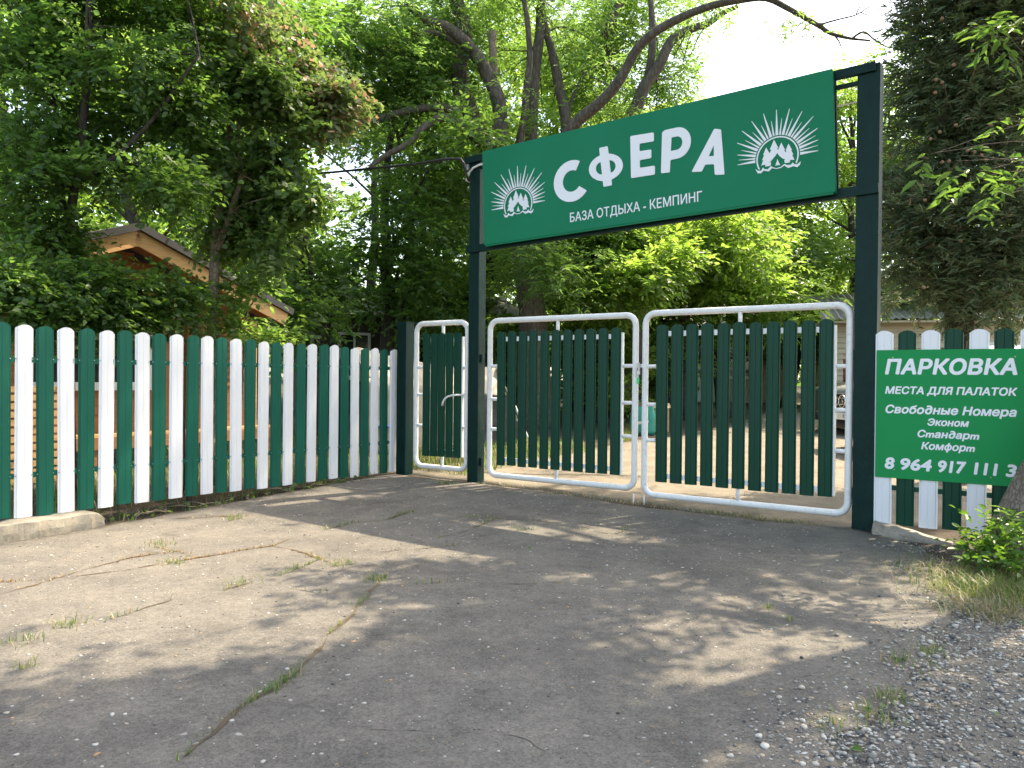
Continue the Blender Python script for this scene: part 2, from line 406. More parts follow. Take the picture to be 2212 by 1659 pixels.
def foliage(name, mat, parent, blobs, K, per, tw, L, asp, tmpl, shell=.4, gap=.0, gscale=.7, droop=.25, fan=.9, flat=.75, seed=0, minz=None, clip=None):
    P, u = in_blobs(blobs, K, shell, gap, gscale, seed)
    if clip is not None:
        k = clip(P); P, u = P[k], u[k]
    if minz is not None:
        k = P[:, 2] > minz; P, u = P[k], u[k]
    v, f = sprays(P, u, per, tw, L, asp, tmpl, droop, fan, flat)
    return link(name, raw_mesh(name, v, f, mat), parent)

def blades(name, mat, base, h, w, lean=.5, parent=None, joined=True):
    """grass blades, each two tapering pieces"""
    n = len(base); a = rng.uniform(0, 2 * math.pi, n)
    d = np.stack([np.cos(a), np.sin(a), np.zeros(n)], 1); s = np.stack([-np.sin(a), np.cos(a), np.zeros(n)], 1)
    hh = h * rng.uniform(.45, 1.2, n)[:, None]; ww = w * rng.uniform(.6, 1.2, n)[:, None]; le = (lean * rng.uniform(.2, 1.4, n))[:, None]
    b0 = base - s * ww; b1 = base + s * ww
    mid = base + d * hh * le * .35 + np.array([0, 0, 1]) * hh * .6
    m0 = mid - s * ww * .7; m1 = mid + s * ww * .7
    tip = base + d * hh * le + np.array([0, 0, 1]) * hh * (1 - .25 * le)
    V = np.stack([b0, b1, m1, m0, tip - s * ww * .06, tip + s * ww * .06], 1).reshape(-1, 3)
    F = np.array([(0, 1, 2, 3), (3, 2, 5, 4)])[None] + (np.arange(n) * 6)[:, None, None]
    return link(name, raw_mesh(name, V, F.reshape(-1, 4), mat), parent)

_ico = (np.array([(0, 0, 1), (.89, 0, .45), (.28, .85, .45), (-.72, .53, .45), (-.72, -.53, .45), (.28, -.85, .45), (.72, .53, -.45), (-.28, .85, -.45), (-.89, 0, -.45), (-.28, -.85, -.45), (.72, -.53, -.45), (0, 0, -1)]),
        np.array([(0, 1, 2), (0, 2, 3), (0, 3, 4), (0, 4, 5), (0, 5, 1), (1, 6, 2), (2, 7, 3), (3, 8, 4), (4, 9, 5), (5, 10, 1), (6, 7, 2), (7, 8, 3), (8, 9, 4), (9, 10, 5), (10, 6, 1), (6, 11, 7), (7, 11, 8), (8, 11, 9), (9, 11, 10), (10, 11, 6)]))
def stones(name, mat, pos, size, flat=.5, parent=None):
    V, F = _ico; n = len(pos); a = rng.uniform(0, 6.283, n)
    ax = size * rng.uniform(.7, 1.3, n); ay = size * rng.uniform(.45, 1.0, n); az = size * flat * rng.uniform(.5, 1.1, n)
    J = V[None] * (1 + rng.normal(0, .16, (n, 12, 1)))
    x = J[..., 0] * ax[:, None]; y = J[..., 1] * ay[:, None]; z = J[..., 2] * az[:, None]
    X = x * np.cos(a)[:, None] - y * np.sin(a)[:, None]; Y = x * np.sin(a)[:, None] + y * np.cos(a)[:, None]
    P = np.stack([X, Y, z + az[:, None] * .35], 2) + pos[:, None, :]
    Fs = F[None] + (np.arange(n) * 12)[:, None, None]
    return link(name, raw_mesh(name, P.reshape(-1, 3), Fs.reshape(-1, 3), mat), parent)

# ================================================================== THE GROUND
def sheet(name, outline, z_off, mat, step=.3, und=.012):
    """sheet with an exact outline, following the ground"""
    outline = [Vector((p[0], p[1])) for p in outline]
    xs = [p.x for p in outline]; ys = [p.y for p in outline]
    pts = list(outline); n = len(pts)
    edges = [(i, (i + 1) % n) for i in range(n)]
    def inside(q):
        c = False; j = n - 1
        for i in range(n):
            a, b = outline[i], outline[j]
            if (a.y > q.y) != (b.y > q.y) and q.x < (b.x - a.x) * (q.y - a.y) / (b.y - a.y) + a.x: c = not c
            j = i
        return c
    y = min(ys) + step / 2
    while y < max(ys):
        x = min(xs) + step / 2
        while x < max(xs):
            q = Vector((x + random.uniform(-.3, .3) * step, y + random.uniform(-.3, .3) * step))
            if inside(q): pts.append(q)
            x += step
        y += step
    vo, eo, fo, *_ = geometry.delaunay_2d_cdt(pts, edges, [], 1, 1e-4)
    V = [(p.x, p.y, gz(p.x, p.y) + z_off + und * noise.noise(Vector((p.x * .9, p.y * .9, 3)))) for p in vo]
    me = bpy.data.meshes.new(name); me.from_pydata(V, [], fo)
    bm = bmesh.new(); bm.from_mesh(me)
    bmesh.ops.recalc_face_normals(bm, faces=bm.faces)
    if bm.faces and sum(f.normal.z for f in bm.faces) < 0: bmesh.ops.reverse_faces(bm, faces=bm.faces)
    be = [e for e in bm.edges if e.is_boundary]
    r = bmesh.ops.extrude_edge_only(bm, edges=be)
    for v in [g for g in r['geom'] if isinstance(g, bmesh.types.BMVert)]: v.co.z -= .09
    bm.to_mesh(me); bm.free(); me.materials.append(mat); me.polygons.foreach_set('use_smooth', [True] * len(me.polygons))
    o = link(name, me); return o

def rough_line(pts, amp=.03, step=.06, freq=3.0):
    out = []
    for a, b in zip(pts[:-1], pts[1:]):
        a, b = Vector(a[:2]), Vector(b[:2]); L = (b - a).length; n = max(1, int(L / step)); nn = Vector((-(b - a).y, (b - a).x)) / max(L, 1e-6)
        for i in range(n):
            p = a.lerp(b, i / n); out.append(p + nn * amp * (noise.noise(Vector((p.x * freq, p.y * freq, 1))) + .5 * noise.noise(Vector((p.x * freq * 4, p.y * freq * 4, 5)))))
    return out

ys = [-40, -10, 0, 3, 5, 6, 6.5, 7, 7.5, 8, 9, 10, 11, 12, 14, 17, 20, 25, 30, 36, 42, 47, 60, 100, 300]
xs = [-250, -90, -45, -25, -15, -9, -6, -4, -2, 0, 2, 4, 6, 9, 15, 25, 45, 90, 250]
me = bpy.data.meshes.new('ground'); vs_ = [(x, y, gz(x, y) - .012) for y in ys for x in xs]; nx = len(xs)
me.from_pydata(vs_, [], [(j * nx + i, j * nx + i + 1, (j + 1) * nx + i + 1, (j + 1) * nx + i) for j in range(len(ys) - 1) for i in range(nx - 1)])
me.materials.append(M['humus']); tag(link('ground', me), 'dark leaf-littered soil around the fence and under the trees', kind='structure')

def GP(a, y): p = GATE_M @ Vector((a, y, 0)); return (p.x, p.y)
def FP(a, y): p = FEN_M @ Vector((a, y, 0)); return (p.x, p.y)
g_edge = [gnd(2000, 1190), gnd(2030, 1240), gnd(2068, 1300), gnd(2035, 1380), gnd(1985, 1445), gnd(1930, 1520), gnd(1850, 1575), gnd(1785, 1600), gnd(1800, 1655)]
g_edge2 = g_edge + [Vector((1.15, 2.2, 0)), Vector((.9, 1.2, 0)), Vector((.8, -2, 0))]
drive_line = [GP(.12, -.06), *[(p.x, p.y) for p in g_edge2], (-6.5, -2), (-6.5, 3.2), FP(-4.9, -.30), FP(-4.2, -.24), FP(-3.0, -.20), FP(-.3, -.10), GP(-5.7, -.16), GP(-4.6, -.06), GP(-3.4, -.05), GP(-2.2, -.22), GP(-1.2, -.10), GP(-.1, .02), GP(.12, -.06)]
drive = sheet('driveway', rough_line(drive_line, .045, .07), .018, M['asphalt'], .2, .010)
tag(drive, 'dusty cracked grey asphalt forecourt in front of the gate', kind='structure')
yard_line = [GP(.3, .05), GP(-2, .1), GP(-5.9, .1), GP(-5.6, 2.2), GP(-5.2, 4.0), GP(-4.6, 7.5), GP(-4.8, 12), GP(-6, 24), GP(2, 30), GP(8, 22), GP(9, 10), GP(5, 4.0), GP(3.0, 1.8), GP(.3, .6), GP(.3, .05)]
yard = sheet('yard', rough_line(yard_line, .12, .25, 1.2), .004, M['yard'], .5, .02)
tag(yard, 'sunlit pale tan dirt yard climbing behind the gate', kind='structure')
grav_line = [(p.x - .10, p.y + .02) for p in g_edge2] + [(9, -2), (9, 3.0), (5.2, 4.4), (3.6, 4.75)]
grav = sheet('gravel_verge', rough_line(grav_line + [grav_line[0]], .05, .1), .011, M['gravel_bed'], .2, .006)
tag(grav, 'grey gravel verge beside the asphalt', kind='structure')

def in_poly(poly, q):
    c = False; j = len(poly) - 1
    for i in range(len(poly)):
        a, b = poly[i], poly[j]
        if (a[1] > q[1]) != (b[1] > q[1]) and q[0] < (b[0] - a[0]) * (q[1] - a[1]) / (b[1] - a[1]) + a[0]: c = not c
        j = i
    return c
def scatter(poly, n, box, z=0.0):
    out = []
    while len(out) < n:
        q = (random.uniform(box[0], box[1]), random.uniform(box[2], box[3]))
        if in_poly(poly, q): out.append((q[0], q[1], gz(*q) + z + (.010 if z > .015 else .006) * noise.noise(Vector((q[0] * .9, q[1] * .9, 3)))))
    return np.array(out)
dl = [(p[0], p[1]) for p in drive_line]
o = stones('pebbles', M['stones'], scatter(dl, 6500, (-4.6, 2.8, 1.6, 9.8), .018), np.minimum(rng.gamma(1.3, .0029, 6500) + .0020, .013), .4)
tag(o, 'scattered pale pebbles and chips lying on the asphalt', kind='stuff')
gl = [(p[0], p[1]) for p in grav_line]
p1 = np.vstack([scatter(gl, 30000, (.9, 4.4, 1.7, 4.8), .012), np.array([(q.x + random.gauss(-.06, .16), q.y + random.gauss(0, .16), .022) for q in g_edge for _ in range(260)])])
o = stones('gravel', M['gravel_st'], p1, np.minimum(rng.gamma(1.5, .0028, len(p1)) + .0022, .022), .5); tag(o, 'loose grey and pale gravel stones on the verge', kind='stuff')

# cracks in the asphalt: soil-filled, with grass growing out of them
def zroad(x, y): return gz(x, y) + .018 + .010 * noise.noise(Vector((x * .9, y * .9, 3)))
cracks = [  # picture points along the crack, half width in metres, soil, grass density
    ([(815, 1265), (790, 1300), (755, 1340), (718, 1370), (690, 1410), (650, 1450), (590, 1500), (520, 1540), (460, 1600), (400, 1640), (375, 1659)], .022, 'crack', 1.0),
    ([(0, 1290), (70, 1270), (190, 1235), (290, 1210), (400, 1195)], .014, 'crack_red', .35),
    ([(0, 1262), (90, 1258), (260, 1240), (400, 1215), (520, 1195), (590, 1185), (650, 1160)], .016, 'crack_red', .5),
    ([(590, 1185), (640, 1197), (690, 1212), (740, 1235)], .02, 'crack_red', .9),
    ([(690, 1215), (620, 1245), (540, 1265), (470, 1285)], .014, 'crack', .5),
    ([(370, 1302), (300, 1325), (230, 1345)], .016, 'crack', .6),
    ([(420, 1190), (410, 1205), (330, 1185)], .012, 'crack_red', .4),
    ([(380, 1125), (460, 1120), (560, 1118)], .02, 'crack_red', .3),
    ([(700, 1150), (760, 1135), (840, 1125), (900, 1105)], .016, 'crack', .5),
    ([(640, 1280), (700, 1290), (790, 1285)], .008, 'crack', .2),
    ([(990, 1120), (1080, 1125), (1150, 1130), (1240, 1140)], .014, 'crack', .4),
    ([(950, 1165), (1010, 1150), (1070, 1125)], .014, 'crack', .4),
    ([(800, 1200), (900, 1190), (1000, 1180)], .010, 'crack', .2),
    ([(1230, 1150), (1330, 1158), (1360, 1145)], .012, 'crack', .3),
    ([(880, 1268), (1000, 1262), (1120, 1268), (1250, 1262)], .006, 'crack', .15),
    ([(760, 1585), (950, 1590), (1080, 1595), (1140, 1612), (1210, 1650)], .009, 'yard', .04),
    ([(1490, 1108), (1560, 1118), (1640, 1128), (1740, 1135)], .02, 'crack', .5),
]
gb, gr_ = [], []
for ci, (pp, hw, mt, dens) in enumerate(cracks):
    w = [gnd(*p) for p in pp]; line = []
    for a, b in zip(w[:-1], w[1:]):
        n = max(2, int((b - a).length / .05))
        for i in range(n):
            p = a.lerp(b, i / n); q = Vector((p.x + .025 * noise.noise(p * 6), p.y + .025 * noise.noise(p * 6 + Vector((9, 9, 9))), 0)); line.append(q)
    V, F = [], []
    for i, p in enumerate(line):
        d = (line[min(i + 1, len(line) - 1)] - line[max(i - 1, 0)]); d = Vector((-d.y, d.x, 0)).normalized()
        ww = hw * .8 * max(.04, .45 + 1.3 * noise.noise(Vector((i * .23, ci * 3.1, 0))) + .7 * noise.noise(Vector((i * 1.1, ci, 4)))) * min(1, i / 4 + .15, (len(line) - 1 - i) / 4 + .15)
        for s in (-1, 1):
            q = p + d * ww * s; V.append((q.x + random.uniform(-.004, .004), q.y + random.uniform(-.004, .004), zroad(q.x, q.y) + .0035))
        if i: F.append((2 * i - 2, 2 * i, 2 * i + 1, 2 * i - 1))
        g = noise.noise(Vector((i * .11, ci * 5.7, 2)))
        for _ in range(int(max(0, (g + .12) * dens * 34 * random.uniform(.4, 1.5)))):
            q = p + Vector((random.gauss(0, hw * .8), random.gauss(0, hw * .8), 0)); (gb if mt == 'crack' else gr_).append((q.x, q.y, zroad(q.x, q.y)))
    me = bpy.data.meshes.new('crack'); me.from_pydata(V, [], F); me.materials.append(M[mt]); link('crack', me, drive)
for tx, ty, n, sp in [(380, 1222, 60, .05), (345, 1182, 60, .07), (150, 1357, 70, .06), (510, 1122, 60, .05), (965, 1048, 110, .08), (815, 1258, 90, .05), (58, 1450, 30, .03), (48, 1395, 40, .05), (530, 1265, 40, .06), (740, 1225, 60, .05), (1660, 1322, 20, .02), (1130, 1150, 25, .05), (500, 1128, 30, .03), (1700, 1345, 10, .02), (1960, 1440, 60, .06), (1925, 1520, 70, .05), (1890, 1560, 60, .05), (1795, 1580, 30, .04), (2010, 1415, 50, .05)]:
    c = gnd(tx, ty)
    for _ in range(n): q = (c.x + random.gauss(0, sp), c.y + random.gauss(0, sp)); gb.append((q[0], q[1], zroad(*q) - .004))
tag(blades('crack_grass', M['grass'], np.array(gb), .05, .0028, .9), 'short grass growing out of the asphalt cracks', kind='stuff')
tag(blades('rusty_litter', M['straw_red'], np.array(gr_), .025, .003, 1.3), 'dry rusty moss and needles along the sunlit cracks', kind='stuff')

# ================================================================== FENCES AND GATES
def picket_mesh(name, mat, w, h, arch=.034, depth=.016):
    """pressed metal picket: flanges, two raised flats, a centre groove and a rounded top; front towards -y, foot at z=0"""
    k = w / .145
    prof = [(-.0725, 0), (-.0715, -.004), (-.060, -.002), (-.053, -depth * .82), (-.030, -depth), (-.003, -depth), (0, -depth * .84), (.003, -depth), (.030, -depth), (.053, -depth * .82), (.060, -.002), (.0715, -.004), (.0725, 0)]
    zs = [0.0, .5, .93]
    V, F = [], []; n = len(prof); rows = len(zs) + 1
    for side in (0, 1):
        for r in range(rows):
            for x, y in prof:
                top = h - arch * (abs(x) / .0725) ** 2.2
                z = top if r == rows - 1 else zs[r] * (h - arch)
                V.append((x * k, y + (.0022 if side else 0), z))
    o2 = n * rows
    for r in range(rows - 1):
        for i in range(n - 1):
            a = r * n + i
            F.append((a, a + 1, a + n + 1, a + n)); F.append((o2 + a + n, o2 + a + n + 1, o2 + a + 1, o2 + a))
    for i in range(n - 1):
        a = (rows - 1) * n + i; F.append((a, a + 1, o2 + a + 1, o2 + a)); F.append((i + 1, i, o2 + i, o2 + i + 1))
    for r in range(rows - 1):
        for i in (0, n - 1):
            a = r * n + i; F.append((a, a + n, o2 + a + n, o2 + a))
    mb = MB(); mb.v, mb.f = V, F
    return mb.mesh(name, mat)

def screw_mesh():
    mb = MB(); mb.tube([(0, .002, 0), (0, -.004, 0)], [.007, .005], 6); return mb.mesh('screw', M['steel'])
SCREW = screw_mesh()

def put(name, me, parent, x, y, z, rot=(0, 0, 0)):
    o = link(name, me, parent); o.location = (x, y, z); o.rotation_euler = rot; return o

# ---- left fence
H_P = 1.66
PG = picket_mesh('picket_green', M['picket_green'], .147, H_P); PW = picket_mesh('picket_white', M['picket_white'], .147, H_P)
fl = thing('picket_fence', 'long fence of alternating white and green metal pickets on the left', 'fence', FEN_M, 'picket fences')
for k in range(29):
    x = .005 - .1775 * k + random.uniform(-.004, .004); white = k % 2 == 0
    zb = .118 + .0105 * abs(x) + random.uniform(-.010, .010)
    p = put('picket', PW if white else PG, fl, x, -.022, zb, (random.uniform(-.006, .006), random.uniform(-.006, .006), random.uniform(-.05, .05)))
    for zz in (1.53, .525):
        for s in (-1, 1): put('screw', SCREW, p, s * .066, -.005, zz - zb)
for z0 in (1.50, .50):
    MB().box(-5.3, .02, -.018, .022, z0, z0 + .045).build('rail', M['picket_green'], fl)
for x in (-5.2, -2.99, -.9):
    MB().tube([(x, .05, -.1), (x, .05, 1.62)], .032, 12).build('post', M['steel'] if x == -2.99 else M['post_green'], fl, True)

# ---- right fence
HR = 1.755
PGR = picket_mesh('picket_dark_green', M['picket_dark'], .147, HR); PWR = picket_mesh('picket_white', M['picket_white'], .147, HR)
fr = thing('picket_fence', 'short run of white and dark green pickets behind the parking board', 'fence', GATE_M, 'picket fences')
for k in range(11):
    x = .19 + .1835 * k; zb = .115 + random.uniform(-.006, .006)
    p = put('picket', PWR if k % 2 == 0 else PGR, fr, x, -.024, zb, (0, random.uniform(-.003, .003), random.uniform(-.02, .02)))
for z0 in (1.50, .42):
    MB().box(.125, 2.2, -.02, .02, z0, z0 + .045).build('rail', M['picket_dark'], fr)
MB().box(2.1, 2.16, .02, .08, 0, 1.8).build('post', M['post_green'], fr)

# ---- portal carrying the sign
po = thing('gate_portal', 'tall dark green gate portal of two square posts and crossbeams', 'portal', GATE_M)
TILT = R(1.93)
def bent(mb):      # slight hand-painted unevenness
    mb.v = [(x + .003 * noise.noise(Vector((x * 9, y * 9, z * 3))), y + .003 * noise.noise(Vector((x * 7, y * 9, z * 3 + 4))), z) for x, y, z in mb.v]; return mb
def post(mb, x0, x1, y0, y1, z0, z1, n=24):
    for i in range(n):
        a, b = z0 + (z1 - z0) * i / n, z0 + (z1 - z0) * (i + 1) / n
        vs = [(x0, y0, a), (x1, y0, a), (x1, y1, a), (x0, y1, a), (x0, y0, b), (x1, y0, b), (x1, y1, b), (x0, y1, b)]
        fs = [(0, 1, 5, 4), (1, 2, 6, 5), (2, 3, 7, 6), (3, 0, 4, 7)] + ([(0, 3, 2, 1)] if i == 0 else []) + ([(4, 5, 6, 7)] if i == n - 1 else [])
        mb.add(vs, fs)
    return mb
def weld(o):
    bm = bmesh.new(); bm.from_mesh(o.data); bmesh.ops.remove_doubles(bm, verts=bm.verts, dist=1e-4); bmesh.ops.recalc_face_normals(bm, faces=bm.faces); bm.to_mesh(o.data); bm.free(); return o
pr = weld(bent(post(MB(), -.075, .122, 0, .19, -.15, 4.34)).build('post', M['post_green'], po, bevel=.006))
pr['label'] = 'thicker right-hand post'
weld(bent(post(MB(), -4.60, -4.44, 0, .15, -.1, 4.18)).build('post', M['post_green'], po, bevel=.006))
BT = Matrix.Translation((-4.62, 0, 3.02)) @ Matrix.Rotation(-TILT, 4, 'Y')
MB().box(0, 4.745, -.034, .02, -.045, .045, BT).build('crossbeam', M['post_green'], po, bevel=.003)
MB().box(0, 4.745, -.034, .02, 1.08, 1.165, BT).build('crossbeam', M['post_green'], po, bevel=.003)
MB().box(.12, 4.60, .01, .05, 1.00, 1.035, BT).build('crossbeam', M['post_green'], po)
MB().box(4.36, 4.40, -.03, .02, .045, 1.08, BT).build('upright', M['post_green'], po)
MB().tube([BT @ Vector((4.36, 0, .83)), BT @ Vector((4.62, .04, .85))], .008, 6).build('tie_rod', M['steel'], po)
for zc in (.3, 1.6):
    MB().box(-.10, -.055, .05, .11, zc, zc + .10).build('hinge', M['post_green'], po)
    MB().box(-4.46, -4.415, .05, .11, zc, zc + .10).build('hinge', M['post_green'], po)

# ---- short post of the wicket
sp_o = thing('fence_post', 'short dark green square post between left fence and wicket gate', 'post', GATE_M)
weld(bent(post(MB(), -5.81, -5.645, 0, .16, -.1, 2.14, 12)).build('shaft', M['post_green'], sp_o, bevel=.005))
MB().box(-5.815, -5.64, -.004, .164, 2.14, 2.150).build('cap', M['post_green'], sp_o, bevel=.003)

# ---- gate leaves
def frame_path(x0, x1, z0, z1, r, n=6):
    pts = []
    for cx, cz, a0 in ((x1 - r, z0 + r, -90), (x1 - r, z1 - r, 0), (x0 + r, z1 - r, 90), (x0 + r, z0 + r, 180)):
        for i in range(n + 1):
            a = R(a0 + 90 * i / n); pts.append((cx + r * math.cos(a), cz + r * math.sin(a)))
    return pts
def ring_tube(mb, path, y, rad, n=14):
    pts = [Vector((x, y, z)) for x, z in path]; m = len(pts); o = len(mb.v)
    for i, p in enumerate(pts):
        d = (pts[(i + 1) % m] - pts[i - 1]).normalized(); w = Vector((0, 1, 0)); s = d.cross(w)
        for k in range(n):
            a = 2 * math.pi * k / n; mb.v.append(tuple(p + s * (rad * math.cos(a)) + w * (rad * math.sin(a))))
    for i in range(m):
        for k in range(n):
            j = (i + 1) % m; mb.f.append((o + i * n + k, o + i * n + (k + 1) % n, o + j * n + (k + 1) % n, o + j * n + k))
    return mb
def leaf(name, label, x0, x1, z0, z1, px0, px1, npk, pz0, pz1, stub_z, mid, cat='gate', pw=None):
    t = thing(name, label, cat, GATE_M)
    Y = .055; r = .034
    ring_tube(MB(), frame_path(x0 + r, x1 - r, z0 + r, z1 - r, .115), Y, r).build('frame', M['pipe_white'], t, True)
    ix0, ix1, iz0, iz1 = px0 + .01, px1 + .018, pz0 + .03, pz1 - .035
    MB().box(ix1 - .036, ix1, Y - .02, Y + .02, pz0 + .012, pz1 - .055).build('inner_upright', M['pipe_white'], t)
    MB().box(ix0 - .006, ix0 + .03, Y - .02, Y + .02, pz0 + .012, pz1 - .055).build('inner_upright', M['pipe_white'], t)
    for zc in (pz0 + .065, pz1 - .095):
        MB().box(ix0 + .031, ix1 - .037, Y - .017, Y + .017, zc - .027, zc + .027).build('inner_rail', M['pipe_white'], t)
    for z in stub_z:
        MB().tube([(x0 + r, Y, z), (ix0, Y, z)], .021, 10).build('stub', M['pipe_white'], t, True)
        MB().tube([(ix1 - .01, Y, z), (x1 - r, Y, z)], .021, 10).build('stub', M['pipe_white'], t, True)
    MB().tube([(mid, Y, pz1 - .1), (mid, Y, z1 - r)], .021, 10).build('stub', M['pipe_white'], t, True)
    MB().tube([(mid, Y, z0 + r), (mid, Y, pz0 + .07)], .021, 10).build('stub', M['pipe_white'], t, True)
    for xs_ in (x0 + r, x1 - r):           # weld seams where the bends meet the straight pipes
        for zs_ in (z0 + r + .118, z1 - r - .118):
            MB().tube([(xs_, Y, zs_ - .003), (xs_, Y, zs_ + .003)], r + .002, 14).build('weld_seam', M['pipe_white'], t, True)
    pit = (px1 - px0 - pw) / (npk - 1)
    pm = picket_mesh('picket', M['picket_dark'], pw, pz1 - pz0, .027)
    for k in range(npk):
        p = put('picket', pm, t, px0 + pw / 2 + pit * k, Y - .026, pz0 + random.uniform(-.004, .004), (0, random.uniform(-.003, .003), random.uniform(-.02, .02)))
    return t
lr = leaf('gate_leaf', 'right-hand white pipe gate leaf with dark green pickets beside the thick post', -2.235, -.085, .115, 2.160, -2.06, -.255, 11, .30, 1.995, (1.548, 1.132, .742), -1.163, pw=.133)
ll = leaf('gate_leaf', 'left-hand white pipe gate leaf with dark green pickets beside the wicket', -4.33, -2.285, .165, 2.150, -4.165, -2.485, 11, .335, 1.98, (1.553, 1.144, .772), -3.318, pw=.123)
for t in (lr, ll): t['group'] = 'driveway gate leaves'
for t, x in ((lr, -2.20), (ll, -2.325)):
    MB().tube([(x, .055, .14), (x, .055, .0)], .008, 8).build('drop_bolt', M['pipe_white'], t, True)
MB().box(-2.30, -2.215, .02, .032, 1.535, 1.575).build('latch_plate', M['pipe_white'], ll)
MB().tube([(-2.255, .0, 1.59), (-2.255, .0, 1.50)], .012, 8).build('latch_pin', M['steel'], ll)
wk = leaf('wicket_gate', 'narrow white pipe wicket gate with five green pickets and lever handle', -5.54, -4.615, .195, 2.150, -5.368, -4.728, 5, .375, 1.985, (1.538, 1.177, .768), -5.05, cat='wicket', pw=.122)
hp = [(-4.70, .0, 1.185), (-4.74, -.055, 1.185), (-4.80, -.06, 1.18), (-4.87, -.06, 1.165), (-4.92, -.06, 1.135), (-4.95, -.06, 1.095), (-4.962, -.06, 1.045)]
MB().tube(hp, [.012, .013, .013, .013, .013, .014, .015], 10).build('handle', M['pipe_white'], wk, True)
MB().box(-4.70, -4.62, .035, .075, 1.14, 1.215).build('lock_box', M['pipe_white'], wk, bevel=.004)
pl = thing('padlock', 'small padlock with bright green key tag hanging between the gate leaves', 'padlock', GATE_M)
MB().box(-2.278, -2.238, -.01, .012, 1.455, 1.50).build('lock_body', M['steel'], pl, bevel=.004)
MB().tube([(-2.272, 0, 1.50), (-2.272, 0, 1.525), (-2.258, 0, 1.537), (-2.244, 0, 1.525), (-2.244, 0, 1.50)], .004, 6).build('shackle', M['chrome'], pl, True)
ring_tube(MB(), [(-2.262 + .012 * math.cos(a), 1.442 + .014 * math.sin(a)) for a in [i * .6283 for i in range(10)]], 0, .0015, 5).build('key_ring', M['steel'], pl)
MB().box(-2.276, -2.246, -.005, .004, 1.355, 1.425).build('key_tag', M['tag_green'], pl, bevel=.004)

# ================================================================== SIGNS
def flat_curve(name, polys, mat, parent, M4, ext=.003):
    """closed outlines (with holes) in x,z turned into a thin flat mesh facing -y"""
    cu = bpy.data.curves.new(name, 'CURVE'); cu.dimensions = '2D'; cu.fill_mode = 'BOTH'; cu.extrude = ext
    for poly in polys:
        s = cu.splines.new('POLY'); s.points.add(len(poly) - 1); s.use_cyclic_u = True
        for q, (x, z) in zip(s.points, poly): q.co = (x, z, 0, 1)
    return curve_to_mesh(name, cu, mat, parent, M4)
def curve_to_mesh(name, cu, mat, parent, M4, fit=None):
    ob = bpy.data.objects.new('tmp', cu); COL.objects.link(ob)
    bpy.context.view_layer.update()
    me = bpy.data.meshes.new_from_object(ob.evaluated_get(bpy.context.evaluated_depsgraph_get()))
    bpy.data.objects.remove(ob); bpy.data.curves.remove(cu)
    if fit:
        x0, x1, zb, cap, capfont = fit
        xs = [v.co.x for v in me.vertices]; a, b = min(xs), max(xs); kx = (x1 - x0) / (b - a); kz = cap / capfont
        for v in me.vertices: v.co.x = x0 + (v.co.x - a) * kx; v.co.y = zb + v.co.y * kz
    me.transform(M4 @ Matrix.Rotation(R(90), 4, 'X'))
    me.materials.clear(); me.materials.append(mat); me.name = name
    return link(name, me, parent)
def text(name, s, mat, parent, M4, x0, x1, zb, cap, bold=0.0, shear=0.0, spacing=1.0):
    """one line of flat lettering; bold lines are thickened evenly around the thin strokes of the built-in face"""
    cu = bpy.data.curves.new(name, 'FONT'); cu.body = s; cu.size = 1.0; cu.shear = shear; cu.fill_mode = 'NONE'
    cu.space_character = spacing; cu.resolution_u = 3
    ob = bpy.data.objects.new('tmp', cu); COL.objects.link(ob); bpy.context.view_layer.update()
    me = bpy.data.meshes.new_from_object(ob.evaluated_get(bpy.context.evaluated_depsgraph_get()))
    pts = [Vector((v.co.x, v.co.y)) for v in me.vertices]; eds = [tuple(e.vertices) for e in me.edges]
    bpy.data.objects.remove(ob); bpy.data.curves.remove(cu); bpy.data.meshes.remove(me)
    vo, eo, fo, *_ = geometry.delaunay_2d_cdt(pts, eds, [], 0, 1e-6)
    ea = np.array([[*pts[i], *pts[j]] for i, j in eds])
    def solid(f):      # inside an odd number of outlines
        cx, cy = sum(vo[i].x for i in f) / len(f), sum(vo[i].y for i in f) / len(f)
        m = (ea[:, 1] > cy) != (ea[:, 3] > cy); e = ea[m]
        return int((cx < (e[:, 2] - e[:, 0]) * (cy - e[:, 1]) / (e[:, 3] - e[:, 1]) + e[:, 0]).sum()) % 2 == 1
    fo = [f for f in fo if solid(f)]
    q = bold * cap / .727
    xa, xb = min(p.x for p in vo), max(p.x for p in vo); kx = (x1 - x0 - 2 * q) / (xb - xa); kz = (cap - 2 * q) / .727
    mb = MB()
    for k, (dx, dz) in enumerate([(0, 0)] + [(math.cos(R(22.5 + 45 * i)), math.sin(R(22.5 + 45 * i))) for i in range(8)]):
        mb.add([M4 @ Vector((x0 + q + (p.x - xa) * kx + dx * q, -.00012 * k, zb + q + p.y * kz + dz * q)) for p in vo], fo)
    return mb.build(name, mat, parent)
def roundc(poly, r=.014, n=3):
    out = []; m = len(poly)
    for i in range(m):
        p = Vector(poly[i]); a = Vector(poly[i - 1]) - p; b = Vector(poly[(i + 1) % m]) - p
        k = min(r, a.length * .45, b.length * .45); pa = p + a.normalized() * k; pb = p + b.normalized() * k
        for j in range(n + 1):
            t = j / n; out.append(tuple(pa * (1 - t) ** 2 + p * 2 * t * (1 - t) + pb * t * t))
    return out

